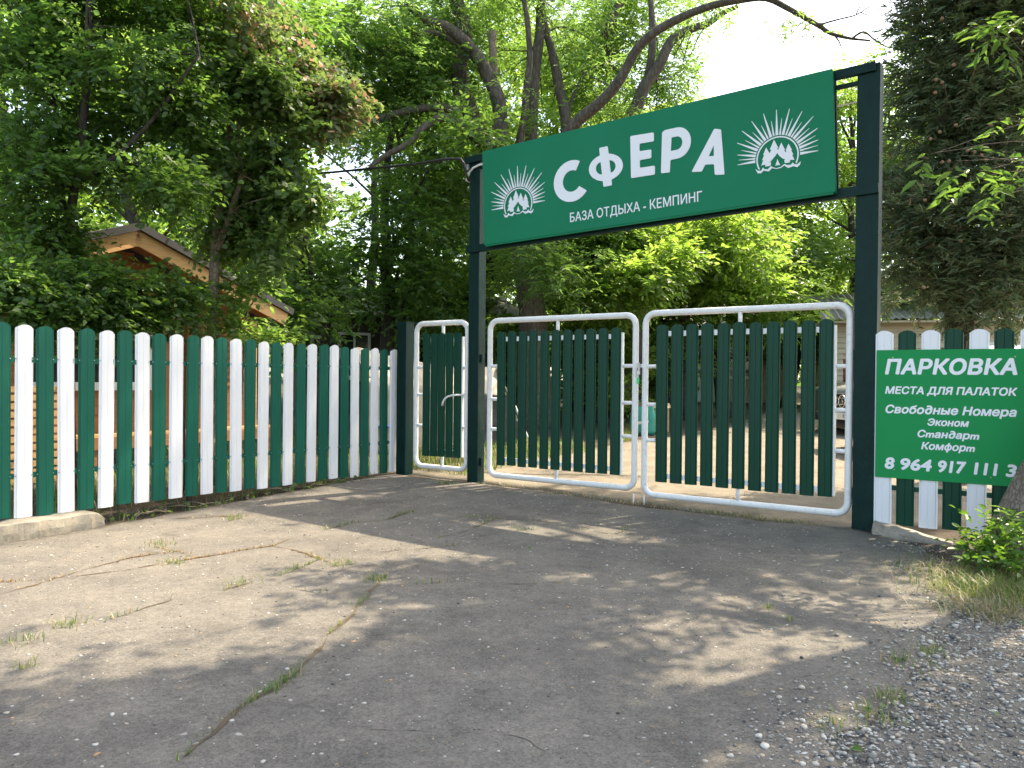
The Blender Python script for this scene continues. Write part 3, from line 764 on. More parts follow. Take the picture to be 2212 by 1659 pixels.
SG = Matrix.Translation((-4.278, -.12, 3.035)) @ Matrix.Rotation(-TILT, 4, 'Y')
es = thing('entrance_sign', 'wide green entrance signboard with white lettering and two sun emblems', 'sign', GATE_M)
SW, SH = 4.05, 1.15
MB().box(0, SW, 0, .008, 0, SH, SG).build('face_panel', M['sign_green'], es)
sd = MB()
sd.box(.004, SW - .004, .009, .115, 0.0, .012, SG); sd.box(.004, SW - .004, .009, .115, SH - .012, SH, SG)
sd.box(.004, .016, .009, .115, .013, SH - .013, SG); sd.box(SW - .016, SW - .004, .009, .115, .013, SH - .013, SG)
sd.build('box_rim', M['sign_green'], es)
MB().box(.02, SW - .02, .006, .03, -.018, -.001, SG).build('drip_rail', M['sign_green'], es)
SF = SG @ Matrix.Translation((0, -.004, 0))
def circ(cx, cz, rx, rz, a0, a1, n=28): return [(cx + rx * math.cos(R(a0 + (a1 - a0) * i / n)), cz + rz * math.sin(R(a0 + (a1 - a0) * i / n))) for i in range(n + 1)]
LW = M['letter_white']
C_ = circ(1.250, .573, .237, .236, 62, 324) + circ(1.250, .573, .117, .122, 324, 62)
flat_curve('letter', [roundc(C_, .012)], LW, es, SF)['label'] = 'white letter С'
sk = lambda pts, k, cz: [(x + k * (z - cz), z) for x, z in pts]
cx, cz = 1.682, .650; stem = .052
outer = [(cx + stem, .88), (cx - stem, .88), *[p for p in circ(cx, cz, .208, .150, 105, 255)], (cx - stem, .44), (cx + stem, .44), *[p for p in circ(cx, cz, .208, .150, -75, 75)]]
hl = circ(cx - stem + .005, cz, .074, .070, 95, 265); hr = circ(cx + stem - .005, cz, .074, .070, -85, 85)
flat_curve('letter', [roundc(sk(outer, -.10, cz), .012), sk(hl, -.10, cz), sk(hr, -.10, cz)], LW, es, SF)['label'] = 'white letter Ф'
Ep = [(1.985, .478), (2.262, .470), (2.262, .565), (2.09, .572), (2.09, .655), (2.225, .652), (2.225, .745), (2.09, .75), (2.09, .832), (2.258, .825), (2.258, .920), (1.985, .935)]
flat_curve('letter', [roundc(Ep, .016)], LW, es, SF)['label'] = 'white letter Е'
Pp = [(2.330, .470), (2.430, .462), (2.438, .592)] + circ(2.515, .755, .152, .163, -90, 90, 16) + [(2.385, .918), (2.352, .9)]
Ph = [(2.444, .685)] + circ(2.512, .755, .062, .070, -90, 90, 10) + [(2.456, .825)]
flat_curve('letter', [roundc(Pp, .014), Ph], LW, es, SF)['label'] = 'white letter Р'
Ap = [(2.665, .425), (2.775, .410), (2.812, .475), (2.905, .463), (2.91, .352), (3.010, .338), (2.985, .800), (2.915, .822)]
Ah = [(2.850, .553), (2.905, .546), (2.906, .655)]
flat_curve('letter', [roundc(Ap, .014), roundc(Ah, .008)], LW, es, SF)['label'] = 'white letter А'
SB = SG @ Matrix.Translation((0, -.002, 0))
text('lettering', 'БАЗА ОТДЫХА - КЕМПИНГ', LW, es, SB, 1.216, 2.772, .109, .106, bold=.010)

TREES = [(-.155, .363), (-.134, .414), (-.146, .414), (-.123, .463), (-.135, .462), (-.104, .531), (-.073, .468), (-.054, .5), (-.069, .503), (-.027, .592), (.013, .502), (-.001, .504), (.009, .484), (.041, .552), (.075, .472), (.065, .474), (.079, .447), (.087, .465), (.079, .465), (.108, .528), (.14, .459), (.131, .461), (.151, .411), (.139, .412), (.16, .362), (.119, .368), (.119, .345), (.070, .345), (.065, .38), (.08, .378), (.049, .395), (.024, .42), (0, .458), (-.013, .439), (-.036, .414), (-.059, .392), (-.079, .379), (-.061, .38), (-.064, .346), (-.115, .346), (-.117, .366)]
TIPS = [(-.387, .411), (-.376, .458), (-.387, .511), (-.347, .55), (-.387, .631), (-.306, .641), (-.336, .741), (-.231, .706), (-.239, .817), (-.145, .754), (-.123, .867), (-.049, .778), (.002, .878), (.051, .785), (.125, .862), (.15, .761), (.24, .81), (.235, .708), (.34, .74), (.303, .636), (.377, .621), (.357, .554), (.377, .509), (.376, .458), (.377, .408)]
WAVE = [(-.213, .339), (-.186, .317), (-.157, .311), (-.138, .34), (-.122, .32), (-.093, .315), (-.059, .341), (-.041, .324), (-.013, .311), (.032, .316), (.066, .339), (.089, .324), (.122, .318), (.144, .338), (.161, .318), (.188, .314), (.218, .336), (.21, .305), (.183, .285), (.15, .301), (.1, .293), (.066, .322), (.032, .306), (-.013, .304), (-.053, .319), (-.082, .292), (-.134, .309), (-.157, .288), (-.189, .291)]
SMALL = [(0, .401), (.013, .364), (.026, .336), (-.021, .339), (-.007, .37)]
for cx, side in ((.512, 'left'), (3.531, 'right')):
    EM = SB @ Matrix.Translation((cx, 0, 0))
    polys = []
    for i, (x, z) in enumerate(TIPS):
        d = Vector((x, z - .417)); u = d.normalized(); n = Vector((-u.y, u.x)); hw = .0135 if i % 2 == 0 else .0085
        b = u * .213 + Vector((0, .417)); t = Vector((x, z)); tw = .0025 if i % 2 == 0 else .0015
        polys.append([tuple(b - n * hw), tuple(t - n * tw), tuple(t + n * tw), tuple(b + n * hw)])
    polys.append([tuple(p) for p in circ(0, .417, .2015, .2015, -27, 207, 48) + circ(0, .417, .1885, .1885, 207, -27, 48)])
    polys += [TREES, SMALL]
    flat_curve('emblem', polys, LW, es, EM, .002)['label'] = 'white emblem of sun rays, fir trees and a tent, ' + side + ' end'
    flat_curve('emblem_waves', [WAVE], LW, es, EM @ Matrix.Translation((0, -.0015, 0)), .002)
# conduit and clip at the top of the left post
cb = thing('white_conduit', 'white flexible conduit with grey box at the left post top', 'conduit', GATE_M)
MB().tube([(-4.30, -.02, 4.055), (-4.42, -.03, 4.06), (-4.52, -.03, 4.035), (-4.60, -.03, 3.97), (-4.64, -.02, 3.90), (-4.61, .02, 3.88)], .013, 8).build('hose', M['trim_white'], cb, True)
MB().box(-4.66, -4.61, -.02, .05, 4.03, 4.16).build('junction_box', M['car_silver'], cb, bevel=.005)
cbl = MB()
cp = [at(1014, 392, 9.62), at(1008, 380, 9.6), at(1003, 355, 9.58), at(995, 343, 9.6), at(960, 344, 9.7), at(900, 354, 9.9), at(820, 362, 10.1), at(720, 372, 10.3), at(620, 379, 10.5), at(480, 391, 10.7), at(330, 398, 10.9), at(200, 402, 11.1)]
cbl.tube(cp, .017, 6); o = cbl.build('overhead_cable', M['cable'], None, True); tag(o, 'black overhead cable running from left trees to the left post top', 'cable')

ps = thing('parking_board', 'square green parking board with white text screwed to the right fence', 'sign', GATE_M)
MB().box(.128, 1.282, -.052, -.046, .535, 1.692).build('panel', M['board_green'], ps)
PB = Matrix.Translation((0, -.0535, 0))
text('lettering', 'ПАРКОВКА', LW, ps, PB, .200, 1.206, 1.470, .143, bold=.038, shear=.16, spacing=1.04)
text('lettering', 'МЕСТА ДЛЯ ПАЛАТОК', LW, ps, PB, .203, 1.208, 1.295, .070, bold=.034, shear=.16)
text('lettering', 'Свобо\u2202ные Номера', LW, ps, PB, .208, 1.206, 1.120, .078, bold=.034, shear=.2)
text('lettering', 'Эконом', LW, ps, PB, .546, .864, 1.020, .066, bold=.034, shear=.2)
text('lettering', 'Сmан\u2202арm', LW, ps, PB, .469, .940, .914, .068, bold=.034, shear=.2)
text('lettering', 'Комфорm', LW, ps, PB, .499, .910, .808, .068, bold=.034, shear=.2)
for w_, xa_, xb_ in (("8", .207, .290), ("964", .335, .586), ("917", .632, .848), ("111", .902, 1.078), ("3", 1.132, 1.212)): text('lettering', w_, LW, ps, PB, xa_, xb_, .615, .112, bold=.038, shear=.12)
for x, z in ((.264, 1.624), (1.189, 1.624), (.287, .613), (1.027, .600)): put('screw', SCREW, ps, x, -.0545, z)

# ---- concrete pieces
def lump(name, label, cat, prof_fn, L, n, M4):
    mb = MB(); secs = []
    for i in range(n + 1):
        t = i / n; w, h, sh = prof_fn(t)
        secs.append([Vector((t * L, sh - w / 2, -.06)), Vector((t * L, sh - w / 2 * .97, h * .45)), Vector((t * L, sh - w / 2 * .86, h * .93)), Vector((t * L, sh - w / 2 * .70, h)), Vector((t * L, sh, h * 1.02)), Vector((t * L, sh + w / 2 * .8, h)), Vector((t * L, sh + w / 2, -.06))])
    V = []
    for s in secs:
        for p in s: V.append(p + Vector((noise.noise(p * 9) * .012, noise.noise(p * 9 + Vector((5, 5, 5))) * .014, noise.noise(p * 11 + Vector((2, 8, 1))) * .012)))
    k = 7; F = [(i * k + j, i * k + j + 1, (i + 1) * k + j + 1, (i + 1) * k + j) for i in range(n) for j in range(k - 1)]
    F += [tuple(range(k)), tuple(reversed(range(n * k, n * k + k)))]
    mb.v, mb.f = [tuple(p) for p in V], F
    o = mb.build(name, M['concrete']); o.matrix_world = M4; tag(o, label, cat); return o
lump('concrete_footing', 'low crumbling concrete footing under the near end of the left fence', 'footing', lambda t: (.26 * (1 if t < .95 else .9), .155 - .05 * max(0, (t - .93) / .07) ** 2, -.05), 1.62, 40, FEN_M @ Matrix.Translation((-5.62, -.04, 0)))
lump('concrete_footing', 'small broken wedge of concrete at the foot of the right post', 'footing', lambda t: (.20 * (1 - .6 * t), .125 * (1 - t) + .01, 0), .62, 14, GATE_M @ Matrix.Translation((.13, -.05, 0)))

# ================================================================== BUILDINGS BEHIND THE FENCE
def local(x, y, rz, z=None): return Matrix.Translation((x, y, gz(x, y) if z is None else z)) @ Matrix.Rotation(rz, 4, 'Z')
def window(parent, M4, x0, x1, z0, z1, y, bars=True, fw=.07):
    f = MB()
    f.box(x0 - fw, x1 + fw, y - .05, y, z1, z1 + fw, M4).box(x0 - fw, x1 + fw, y - .05, y, z0 - fw, z0, M4)
    f.box(x0 - fw, x0, y - .05, y, z0, z1, M4).box(x1, x1 + fw, y - .05, y, z0, z1, M4)
    if bars: f.box((x0 + x1) / 2 - .025, (x0 + x1) / 2 + .025, y - .045, y, z0, z1, M4)
    w = f.build('window', M['trim_white'], parent)
    MB().box(x0, x1, y - .02, y - .005, z0, z1, M4).build('pane', M['glass'], w)
    MB().box(x0 - fw - .03, x1 + fw + .03, y - .10, y, z0 - fw - .04, z0 - fw - .002, M4).build('sill', M['trim_white'], w)
    return w

# ---- wooden cabin behind the left fence: gable parallel to the fence, 2.5 m behind it
I4 = Matrix.Identity(4)
cab = thing('timber_cabin', 'orange timber cabin with dark gabled roof behind the left trees', 'cabin', FEN_M @ Matrix.Translation((0, 2.5, 0)))
AX, AZ, SL = -2.14, 3.29, math.tan(R(20.3)); HWD = 2.45; WX0, WX1 = AX - 2.2, AX + 2.33
for sgn in (-1, 1):
    b = Matrix.Translation((AX, 0, AZ)) @ Matrix.Rotation(sgn * R(20.3), 4, 'Y')
    L = HWD / math.cos(R(20.3))
    x0, x1 = (0.002, L) if sgn > 0 else (-L, -.002)
    MB().box(x0, x1, 0, .03, -.19, -.0, b).build('fascia_board', M['wood_pale'], cab)
    rf = MB().box(x0 * 1.02, x1 * 1.02, -.05, 6.2, .005, .10, b).build('roof', M['roof_dark'], cab)
    for k in range(12):      # boarded soffit
        MB().box(x0, x1, .034 + .052 * k, .080 + .052 * k, -.045, -.02, b).build('soffit_board', M['wood'], cab)
nb = 22
for k in range(nb):          # horizontal wall boards, cut to the gable
    z0 = .62 + k * .118; z1 = z0 + .112
    if z1 > AZ - .1: break
    lim = (AZ - .08 - z1) / SL
    a, b = max(WX0, AX - lim), min(WX1, AX + lim)
    # opening for the window strip and for the open trellised end
    if 1.30 < z0 < 1.95: segs = [(a, -3.25), (-1.55, min(b, -.98))] if k % 1 == 0 else [(a, b)]
    else: segs = [(a, min(b, -.98) if 1.2 < z0 < 2.3 else b)]
    for s0, s1 in segs:
        if s1 - s0 > .1: MB().box(s0, s1, .66, .70, z0, z1).build('wall_board', M['wood'], cab)
MB().prism([(WX0, .55), (WX1, .55), (WX1, AZ - .12 - SL * (WX1 - AX)), (AX, AZ - .12), (WX0, AZ - .12 - SL * (AX - WX0))], .702, .72).build('wall_core', M['wood'], cab)
MB().box(WX1 - .10, WX1, .60, .70, .55, 2.28).build('corner_post', M['wood_pale'], cab)
MB().box(-1.03, -.93, .60, .70, .55, 2.4).build('corner_post', M['wood'], cab)
window(cab, I4, -3.18, -1.62, 1.30, 1.95, .665)
for k in range(9):           # trellis of slats at the right-hand end
    MB().box(-.925, WX1 - .105, .63, .65, 1.25 + .11 * k, 1.30 + .11 * k).build('trellis_slat', M['wood'], cab)
for k in range(13):          # slatted deck front, and the deck itself
    MB().box(-5.2, -2.9, .30, .32, -.02 + .10 * k, .05 + .10 * k).build('slat', M['wood_pale'], cab)
for k in range(6): MB().box(-5.2, .4, .34 + .055 * k, .39 + .055 * k, .58, .615).build('deck_plank', M['wood_pale'], cab)
MB().box(-5.2, .4, .322, .34, .42, .578).build('deck_edge', M['wood'], cab)
for x in (-4.4, -2.6, -1.2, .2): MB().box(x, x + .12, .345, .47, 0, .575).build('deck_post', M['wood'], cab)

# ---- low dark house behind the wicket
dh = thing('dark_house', 'low dark brown house with pale window frames behind the wicket gate', 'house', local(*at(880, 790, 21.5).xy, R(28)))
for k in range(14): MB().box(-2.6, 3.6, 0, .05, .02 + .19 * k, .205 + .19 * k).build('wall_board', M['dark_wood'], dh)
MB().box(-2.6, 3.6, .052, 3.5, 0, 2.6).build('wall', M['dark_wood'], dh)
MB().add([(-2.9, -.5, 2.62), (3.9, -.5, 2.62), (3.9, 4, 2.62), (-2.9, 4, 2.62), (-2.9, 1.75, 3.6), (3.9, 1.75, 3.6)], [(0, 1, 5, 4), (2, 3, 4, 5), (0, 4, 3), (1, 2, 5), (0, 3, 2, 1)]).build('roof', M['roof_dark'], dh)
for x in (-1.9, -.2, 1.5): window(dh, I4, x, x + .75, 1.0, 2.1, -.002)

# ---- cream cottage seen between the pickets of the right leaf
ct = thing('cream_cottage', 'cream brick cottage with white door seen between right gate pickets', 'house', local(*at(1545, 850, 27.5).xy, R(-8)))
for r_ in range(15):
    x = -2.6 - (.25 if r_ % 2 else 0)
    while x < 2.6:
        a, b = max(-2.6, x), min(2.6, x + .49)
        zc = r_ * .18
        if not (-.95 < (a + b) / 2 < -.1 and zc < 2.1) and not (1.2 > (a + b) / 2 > .45 and .9 < zc < 2.1) and not (-2.3 < (a + b) / 2 < -1.5 and .9 < zc < 2.1) and b - a > .05:
            MB().box(a, b - .012, random.uniform(-.012, .0), .1, zc + .006, zc + .174).build('block', M['brickish'], ct)
        x += .5
MB().box(-2.62, 2.62, .02, 4, 0, 2.72).build('wall', M['cream'], ct)
MB().add([(-3.1, -.9, 2.60), (3.1, -.9, 2.60), (3.1, 4.4, 2.75), (-3.1, 4.4, 2.75), (-3.1, 1.9, 3.7), (3.1, 1.9, 3.7)], [(0, 1, 5, 4), (2, 3, 4, 5), (0, 4, 3), (1, 2, 5), (0, 3, 2, 1)]).build('roof', M['tin_roof'], ct)
MB().box(-3.1, 3.1, -.92, -.88, 2.50, 2.64).build('gutter_board', M['trim_white'], ct)
dr = MB().box(-.9, -.15, -.03, .02, .02, 2.05).build('door', M['trim_white'], ct); MB().box(-.28, -.22, -.06, -.031, 1.0, 1.1).build('handle', M['steel'], dr)
window(ct, I4, .5, 1.15, .95, 2.0, .02); window(ct, I4, -2.25, -1.55, .95, 2.0, .02)
for x in (-2.95, 2.9): MB().box(x, x + .09, -.85, -.76, 0, 2.52).build('porch_post', M['trim_white'], ct)
# ---- open lean-to beside it
lt = thing('lean_to', 'dark open lean-to shelter left of the cream cottage', 'shelter', local(*at(1400, 870, 21.5).xy, R(-4)))
for x in (-1.3, .9): MB().box(x, x + .1, 0, .1, 0, 2.25).build('post', M['dark_wood'], lt)
MB().box(-1.6, 1.3, 1.6, 1.65, 0, 2.3).build('back_wall', M['dark_wood'], lt)
MB().add([(-1.7, -.3, 2.28), (1.4, -.3, 2.28), (1.4, 1.9, 2.75), (-1.7, 1.9, 2.75), (-1.7, -.3, 2.34), (1.4, -.3, 2.34), (1.4, 1.9, 2.81), (-1.7, 1.9, 2.81)], [(0, 1, 2, 3), (4, 7, 6, 5), (0, 4, 5, 1), (1, 5, 6, 2), (2, 6, 7, 3), (3, 7, 4, 0)]).build('roof', M['roof_dark'], lt)
MB().box(-.3, .8, 1.0, 1.5, .8, .86).build('shelf', M['dark_wood'], lt)
o = MB(); o.box(-.2, .55, 1.05, 1.4, .87, 1.35); o = o.build('cloth_bundle', M['purple'], None, bevel=.06); o.matrix_world = lt.matrix_world.copy(); tag(o, 'purple cloth bundle on the lean-to shelf', 'cloth')

# ---- cream siding house on the right with brown garage door
rh = thing('siding_house', 'cream siding house with tin roof and brown door behind the conifer', 'house', local(*at(1800, 880, 22.0).xy, R(-14)))
for k in range(17):
    z0 = .05 + k * .155
    segs = [(0, .25), (2.2, 7.5)] if z0 < 1.62 else [(0, 7.5)]
    for a, b in segs: MB().add([(a, 0, z0), (b, 0, z0), (b, .06, z0), (a, .06, z0), (a, .035, z0 + .152), (b, .035, z0 + .152), (b, .06, z0 + .152), (a, .06, z0 + .152)], [(0, 1, 5, 4), (3, 0, 4, 7), (1, 2, 6, 5), (0, 3, 2, 1), (4, 5, 6, 7), (2, 3, 7, 6)]).build('siding_board', M['cream'], rh)
MB().box(0.02, 7.48, .075, 5, 0, 2.68).build('wall', M['cream'], rh)
for k in range(9): MB().box(.255 + .215 * k, .462 + .215 * k, .02, .07, 0, 1.60).build('door_plank', M['brown_door'], rh)
rv = MB()
for k in range(46):
    x = -.4 + .18 * k
    rv.add([(x, -.6, 2.66), (x + .09, -.6, 2.72), (x + .18, -.6, 2.66), (x, 2.6, 3.7), (x + .09, 2.6, 3.76), (x + .18, 2.6, 3.7)], [(0, 1, 4, 3), (1, 2, 5, 4)])
rv.build('roof', M['tin_roof'], rh); MB().box(-.4, 7.9, -.5, 2.6, 2.60, 2.655).build('soffit', M['cream'], rh)
window(rh, I4, 3.2, 4.1, 1.0, 2.0, -.002)

# ---- canvas tent behind the wicket
tp = thing('canvas_tent', 'sagging beige canvas tent with dark side behind the wicket gate', 'tent', local(*at(930, 880, 13.6).xy, R(20)))
def cloth(fn, nu, nv, name, mat, parent):
    V = [fn(i / nu, j / nv) for j in range(nv + 1) for i in range(nu + 1)]
    F = [(j * (nu + 1) + i, j * (nu + 1) + i + 1, (j + 1) * (nu + 1) + i + 1, (j + 1) * (nu + 1) + i) for j in range(nv) for i in range(nu)]
    mb = MB(); mb.v, mb.f = V, F; o = mb.build(name, mat, parent, True)
    md = o.modifiers.new('thick', 'SOLIDIFY'); md.thickness = .006; return o
def wr(u, v, s): return .05 * noise.noise(Vector((u * 4, v * 5, s))) + .025 * noise.noise(Vector((u * 11, v * 9, s + 3)))
cloth(lambda u, v: (-1.3 + 2.5 * u, -.65 * v + wr(u, v, 1), 1.72 - .32 * u - .48 * v - .10 * math.sin(u * 3.1) + wr(u, v, 2)), 24, 14, 'roof_sheet', M['canvas'], tp)
cloth(lambda u, v: (-1.3 + 2.5 * u, .012 + .75 * v + wr(u, v, 1), 1.72 - .32 * u - .55 * v - .10 * math.sin(u * 3.1) + wr(u, v, 2)), 24, 14, 'roof_sheet', M['canvas'], tp)
cloth(lambda u, v: (-1.25 + 1.5 * u, -.66 - .22 * v + wr(u, v, 6), 1.2 - .2 * u - 1.18 * v), 18, 12, 'side_wall', M['canvas'], tp)
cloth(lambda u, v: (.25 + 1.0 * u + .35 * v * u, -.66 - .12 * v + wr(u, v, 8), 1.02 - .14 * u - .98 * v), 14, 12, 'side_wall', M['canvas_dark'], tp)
cloth(lambda u, v: (1.2 + .35 * v, -.65 + 1.35 * u, 1.02 - 1.0 * v + .35 * math.sin(3.14 * u) * (1 - v) + wr(u, v, 9)), 12, 12, 'end_wall', M['canvas'], tp)
MB().tube([(1.22, -.66, 1.02), (1.62, -.80, 0)], .02, 8).build('pole', M['trim_white'], tp)
# ---- blue chair by the tent
bc = thing('garden_chair', 'blue plastic chair half hidden behind the last pickets', 'chair', local(*at(828, 900, 12.6).xy, R(-30)))
MB().box(-.22, .22, -.22, .22, .42, .455).build('seat', M['blue_plastic'], bc, bevel=.01)
MB().box(-.22, .22, .20, .24, .456, .88).build('backrest', M['blue_plastic'], bc, bevel=.01)
for sx in (-1, 1):
    for sy in (-1, 1): MB().tube([(sx * .2, sy * .2, .42), (sx * .24, sy * .24, 0)], .018, 8).build('leg', M['blue_plastic'], bc)
# ---- bag and box in the yard
bgp = at(1388, 930, 16.0)
bag = thing('shopping_bag', 'teal woven shopping bag standing in the yard behind the gate gap', 'bag', local(bgp.x, bgp.y, R(-10)))
V, F = [], []
for j in range(9):
    t = j / 8; z = .58 * t; wx = .25 * (1 + .10 * math.sin(t * 3)) * (1 - .12 * t); wy = .13 * (1 - .75 * t * t)
    for i in range(16):
        a = i / 16 * 6.2832; ca, sa = math.cos(a), math.sin(a); k = (abs(ca) ** 4 + abs(sa) ** 4) ** -.25
        V.append((wx * ca * k + .02 * noise.noise(Vector((ca * 2, sa * 2, z * 6))), wy * sa * k + .025 * noise.noise(Vector((ca * 2 + 5, sa * 2, z * 6))), z))
F = [(j * 16 + i, j * 16 + (i + 1) % 16, (j + 1) * 16 + (i + 1) % 16, (j + 1) * 16 + i) for j in range(8) for i in range(16)] + [tuple(reversed(range(16)))]
mb = MB(); mb.v, mb.f = V, F; mb.build('bag_body', M['bag_teal'], bag, True)
for s in (-1, 1): MB().tube([(-.10, s * .03, .56), (-.09, s * .035, .68), (0, s * .04, .74), (.09, s * .035, .68), (.10, s * .03, .56)], .008, 6).build('handle', M['bag_teal'], bag)
MB().add([(-.15, -.131, .2), (.12, -.131, .24), (.12, -.131, .30), (-.15, -.131, .26)], [(0, 1, 2, 3)]).build('printed_band', M['trim_white'], bag)
bxp = at(1412, 925, 16.6)
bx = thing('cardboard_box', 'open tan cardboard box beside the teal shopping bag', 'box', local(bxp.x, bxp.y, R(12)))
w = MB(); w.box(-.26, .26, -.22, -.212, 0, .62).box(-.26, .26, .212, .22, 0, .62).box(-.26, -.252, -.211, .211, 0, .62).box(.252, .26, -.211, .211, 0, .62); w.build('walls', M['card'], bx)
MB().box(-.25, .25, -.21, .21, .002, .01).build('bottom', M['card'], bx)
for s in (-1, 1): MB().add([(-.26, s * .22, .62), (.26, s * .22, .62), (.25, s * .36, .52), (-.25, s * .36, .52)], [(0, 1, 2, 3)]).build('flap', M['card'], bx)

# ---- cars
def make_car(label, body_mat, mw, plate):
    t = thing('parked_car', label, 'car', mw, 'cars parked in the yard')
    # nose at x=0 pointing to -x, length 4.6, width 1.9 ; sections along x: (x, half width, z bottom, z shoulder, z top, half width top)
    S = [(0.0, .70, .42, .74, .80, .60), (.06, .80, .30, .86, .96, .70), (.22, .90, .27, .95, 1.03, .78), (.7, .94, .25, 1.00, 1.08, .82), (1.35, .95, .25, 1.03, 1.14, .80), (1.5, .95, .25, 1.04, 1.20, .76), (2.15, .95, .25, 1.05, 1.66, .66), (2.5, .95, .25, 1.06, 1.74, .64), (3.6, .95, .25, 1.06, 1.72, .64), (4.15, .94, .27, 1.06, 1.60, .66), (4.45, .90, .30, 1.04, 1.18, .74), (4.6, .80, .42, .96, 1.02, .68)]
    V, F = [], []
    for x, hw, zb, zs, zt, ht in S:
        V += [(x, -hw * .93, zb), (x, -hw, zb + .18), (x, -hw, zs * .82), (x, -hw * .97, zs), (x, -ht, zt), (x, -ht * .5, zt + .035), (x, ht * .5, zt + .035), (x, ht, zt), (x, hw * .97, zs), (x, hw, zs * .82), (x, hw, zb + .18), (x, hw * .93, zb)]
    k = 12
    F = [(i * k + j, i * k + (j + 1) % k, (i + 1) * k + (j + 1) % k, (i + 1) * k + j) for i in range(len(S) - 1) for j in range(k)] + [tuple(range(k)), tuple(reversed(range((len(S) - 1) * k, len(S) * k)))]
    mb = MB(); mb.v, mb.f = V, F; bo = mb.build('body', body_mat, t, True)
    md = bo.modifiers.new('soft', 'SUBSURF'); md.levels = md.render_levels = 2
    for s in (-1, 1):
        MB().add([(1.62, s * .915, 1.10), (2.18, s * .70, 1.60), (3.7, s * .70, 1.62), (4.05, s * .90, 1.10)], [(0, 1, 2, 3)]).build('side_window', M['glass'], t)
        hb = MB(); hb.tube([(.13, s * .50, .83), (.10, s * .52, .83), (.10, s * .72, .84), (.22, s * .84, .86), (.45, s * .92, .90)], [.04, .075, .085, .08, .03], 10); hl_ = hb.build('headlight', M['glass'], t, True)
        MB().tube([(.045, s * .62, .84), (.02, s * .62, .84)], [.05, .045], 12).build('lens', M['chrome'], hl_, True)
        fg = MB(); fg.box(.0, .05, s * .45 - .16 + s * .12, s * .45 + .16 + s * .12, .40, .52); fg.build('fog_lamp_trim', M['chrome'], t, bevel=.03)
        for xw in (.92, 3.62):
            wh = MB(); wh.tube([(xw, s * .74, .36), (xw, s * .76, .36), (xw, s * .94, .36), (xw, s * .965, .36)], [.30, .355, .355, .31], 24); w_ = wh.build('wheel', M['black'], t, True)
            MB().tube([(xw, s * .90, .36), (xw, s * .972, .36)], [.23, .22], 20).build('rim', M['chrome'], w_, True)
    MB().add([(1.50, -.80, 1.19), (1.50, .80, 1.19), (2.12, .62, 1.67), (2.12, -.62, 1.67)], [(0, 1, 2, 3)]).build('windscreen', M['glass'], t)
    gr = MB(); gr.box(-.03, .06, -.40, .40, .62, .90); gr = gr.build('grille', M['black'], t, bevel=.04)
    for zc in (.70, .81): MB().box(-.05, .0, -.41, .41, zc, zc + .035).build('grille_bar', M['chrome'], gr, bevel=.008)
    cir = [(.105 * math.cos(a), .105 * math.sin(a)) for a in [i * math.pi / 12 for i in range(24)]]
    EMB = Matrix.Translation((-.075, 0, .765)) @ Matrix.Rotation(R(-90), 4, 'Z')
    rt = ring_tube(MB(), cir, 0, .012, 8); rt.v = [tuple(EMB @ Vector(p)) for p in rt.v]; rt.build('badge', M['chrome'], gr, True)
    star = []
    for i in range(6):
        a = R(90 + 60 * i); rr = .10 if i % 2 == 0 else .022; star.append((rr * math.cos(a), rr * math.sin(a)))
    MB().prism(star, -.012, .006, EMB).build('badge', M['chrome'], gr)
    bp = MB(); bp.box(-.06, .10, -.74, .74, .30, .44); bp.build('bumper', M['black'], t, bevel=.05)
    pt = MB().box(-.085, -.062, -.26, .26, .455, .57).build('number_plate', M['trim_white'], t)
    tx = text('plate_text', plate, M['black'], pt, Matrix.Translation((-.087, .0, 0)) @ Matrix.Rotation(R(-90), 4, 'Z'), .06, .24, .48, .07, bold=.02)
    MB().tube([(1.7, -1.02, 1.14), (1.72, -1.12, 1.17)], [.06, .07], 10).build('mirror', body_mat, t, True)
    MB().tube([(1.7, 1.02, 1.14), (1.72, 1.12, 1.17)], [.06, .07], 10).build('mirror', body_mat, t, True)
    return t
c1 = at(1806, 900, 16.2)
make_car('dark grey car nose peeking past the right gate leaf', M['car_grey'], local(c1.x, c1.y, R(28)), '123')
c2 = at(1856, 900, 12.6)
make_car('silver car glimpsed through the right fence above the parking board', M['car_silver'], local(c2.x, c2.y + .5, R(6)) @ Matrix.Translation((0, 0, .12)), '123')

# ================================================================== TREES AND PLANTS
def wiggle(pts, n=4, amp=.08, seed=0):
    """subdivide a polyline into a slightly crooked, smooth limb"""
    P = [Vector(p) for p in pts]; out = []
    for i in range(len(P) - 1):
        p0, p1, p2, p3 = P[max(i - 1, 0)], P[i], P[i + 1], P[min(i + 2, len(P) - 1)]
        for k in range(n):
            t = k / n
            q = .5 * ((2 * p1) + (p2 - p0) * t + (2 * p0 - 5 * p1 + 4 * p2 - p3) * t * t + (3 * p1 - p0 - 3 * p2 + p3) * t ** 3)
            w = noise.noise_vector(q * 1.1 + Vector((seed, seed * 2, 0))) * amp
            out.append(q + w * (1 if 0 < i + k else 0))
    out.append(P[-1]); return out
def limb(name, pts, r0, r1, mat, parent, n=10, amp=.06, seed=0, wob=.12, flare=0.0, seg=4):
    W = wiggle(pts, seg, amp, seed); m = len(W) - 1
    rad = [(r0 * (1 - i / m) + r1 * (i / m)) * (1 + flare * max(0, 1 - i / m * 6) ** 2) for i in range(m + 1)]
    return MB().tube(W, rad, n, True, wob).build(name, mat, parent, True)
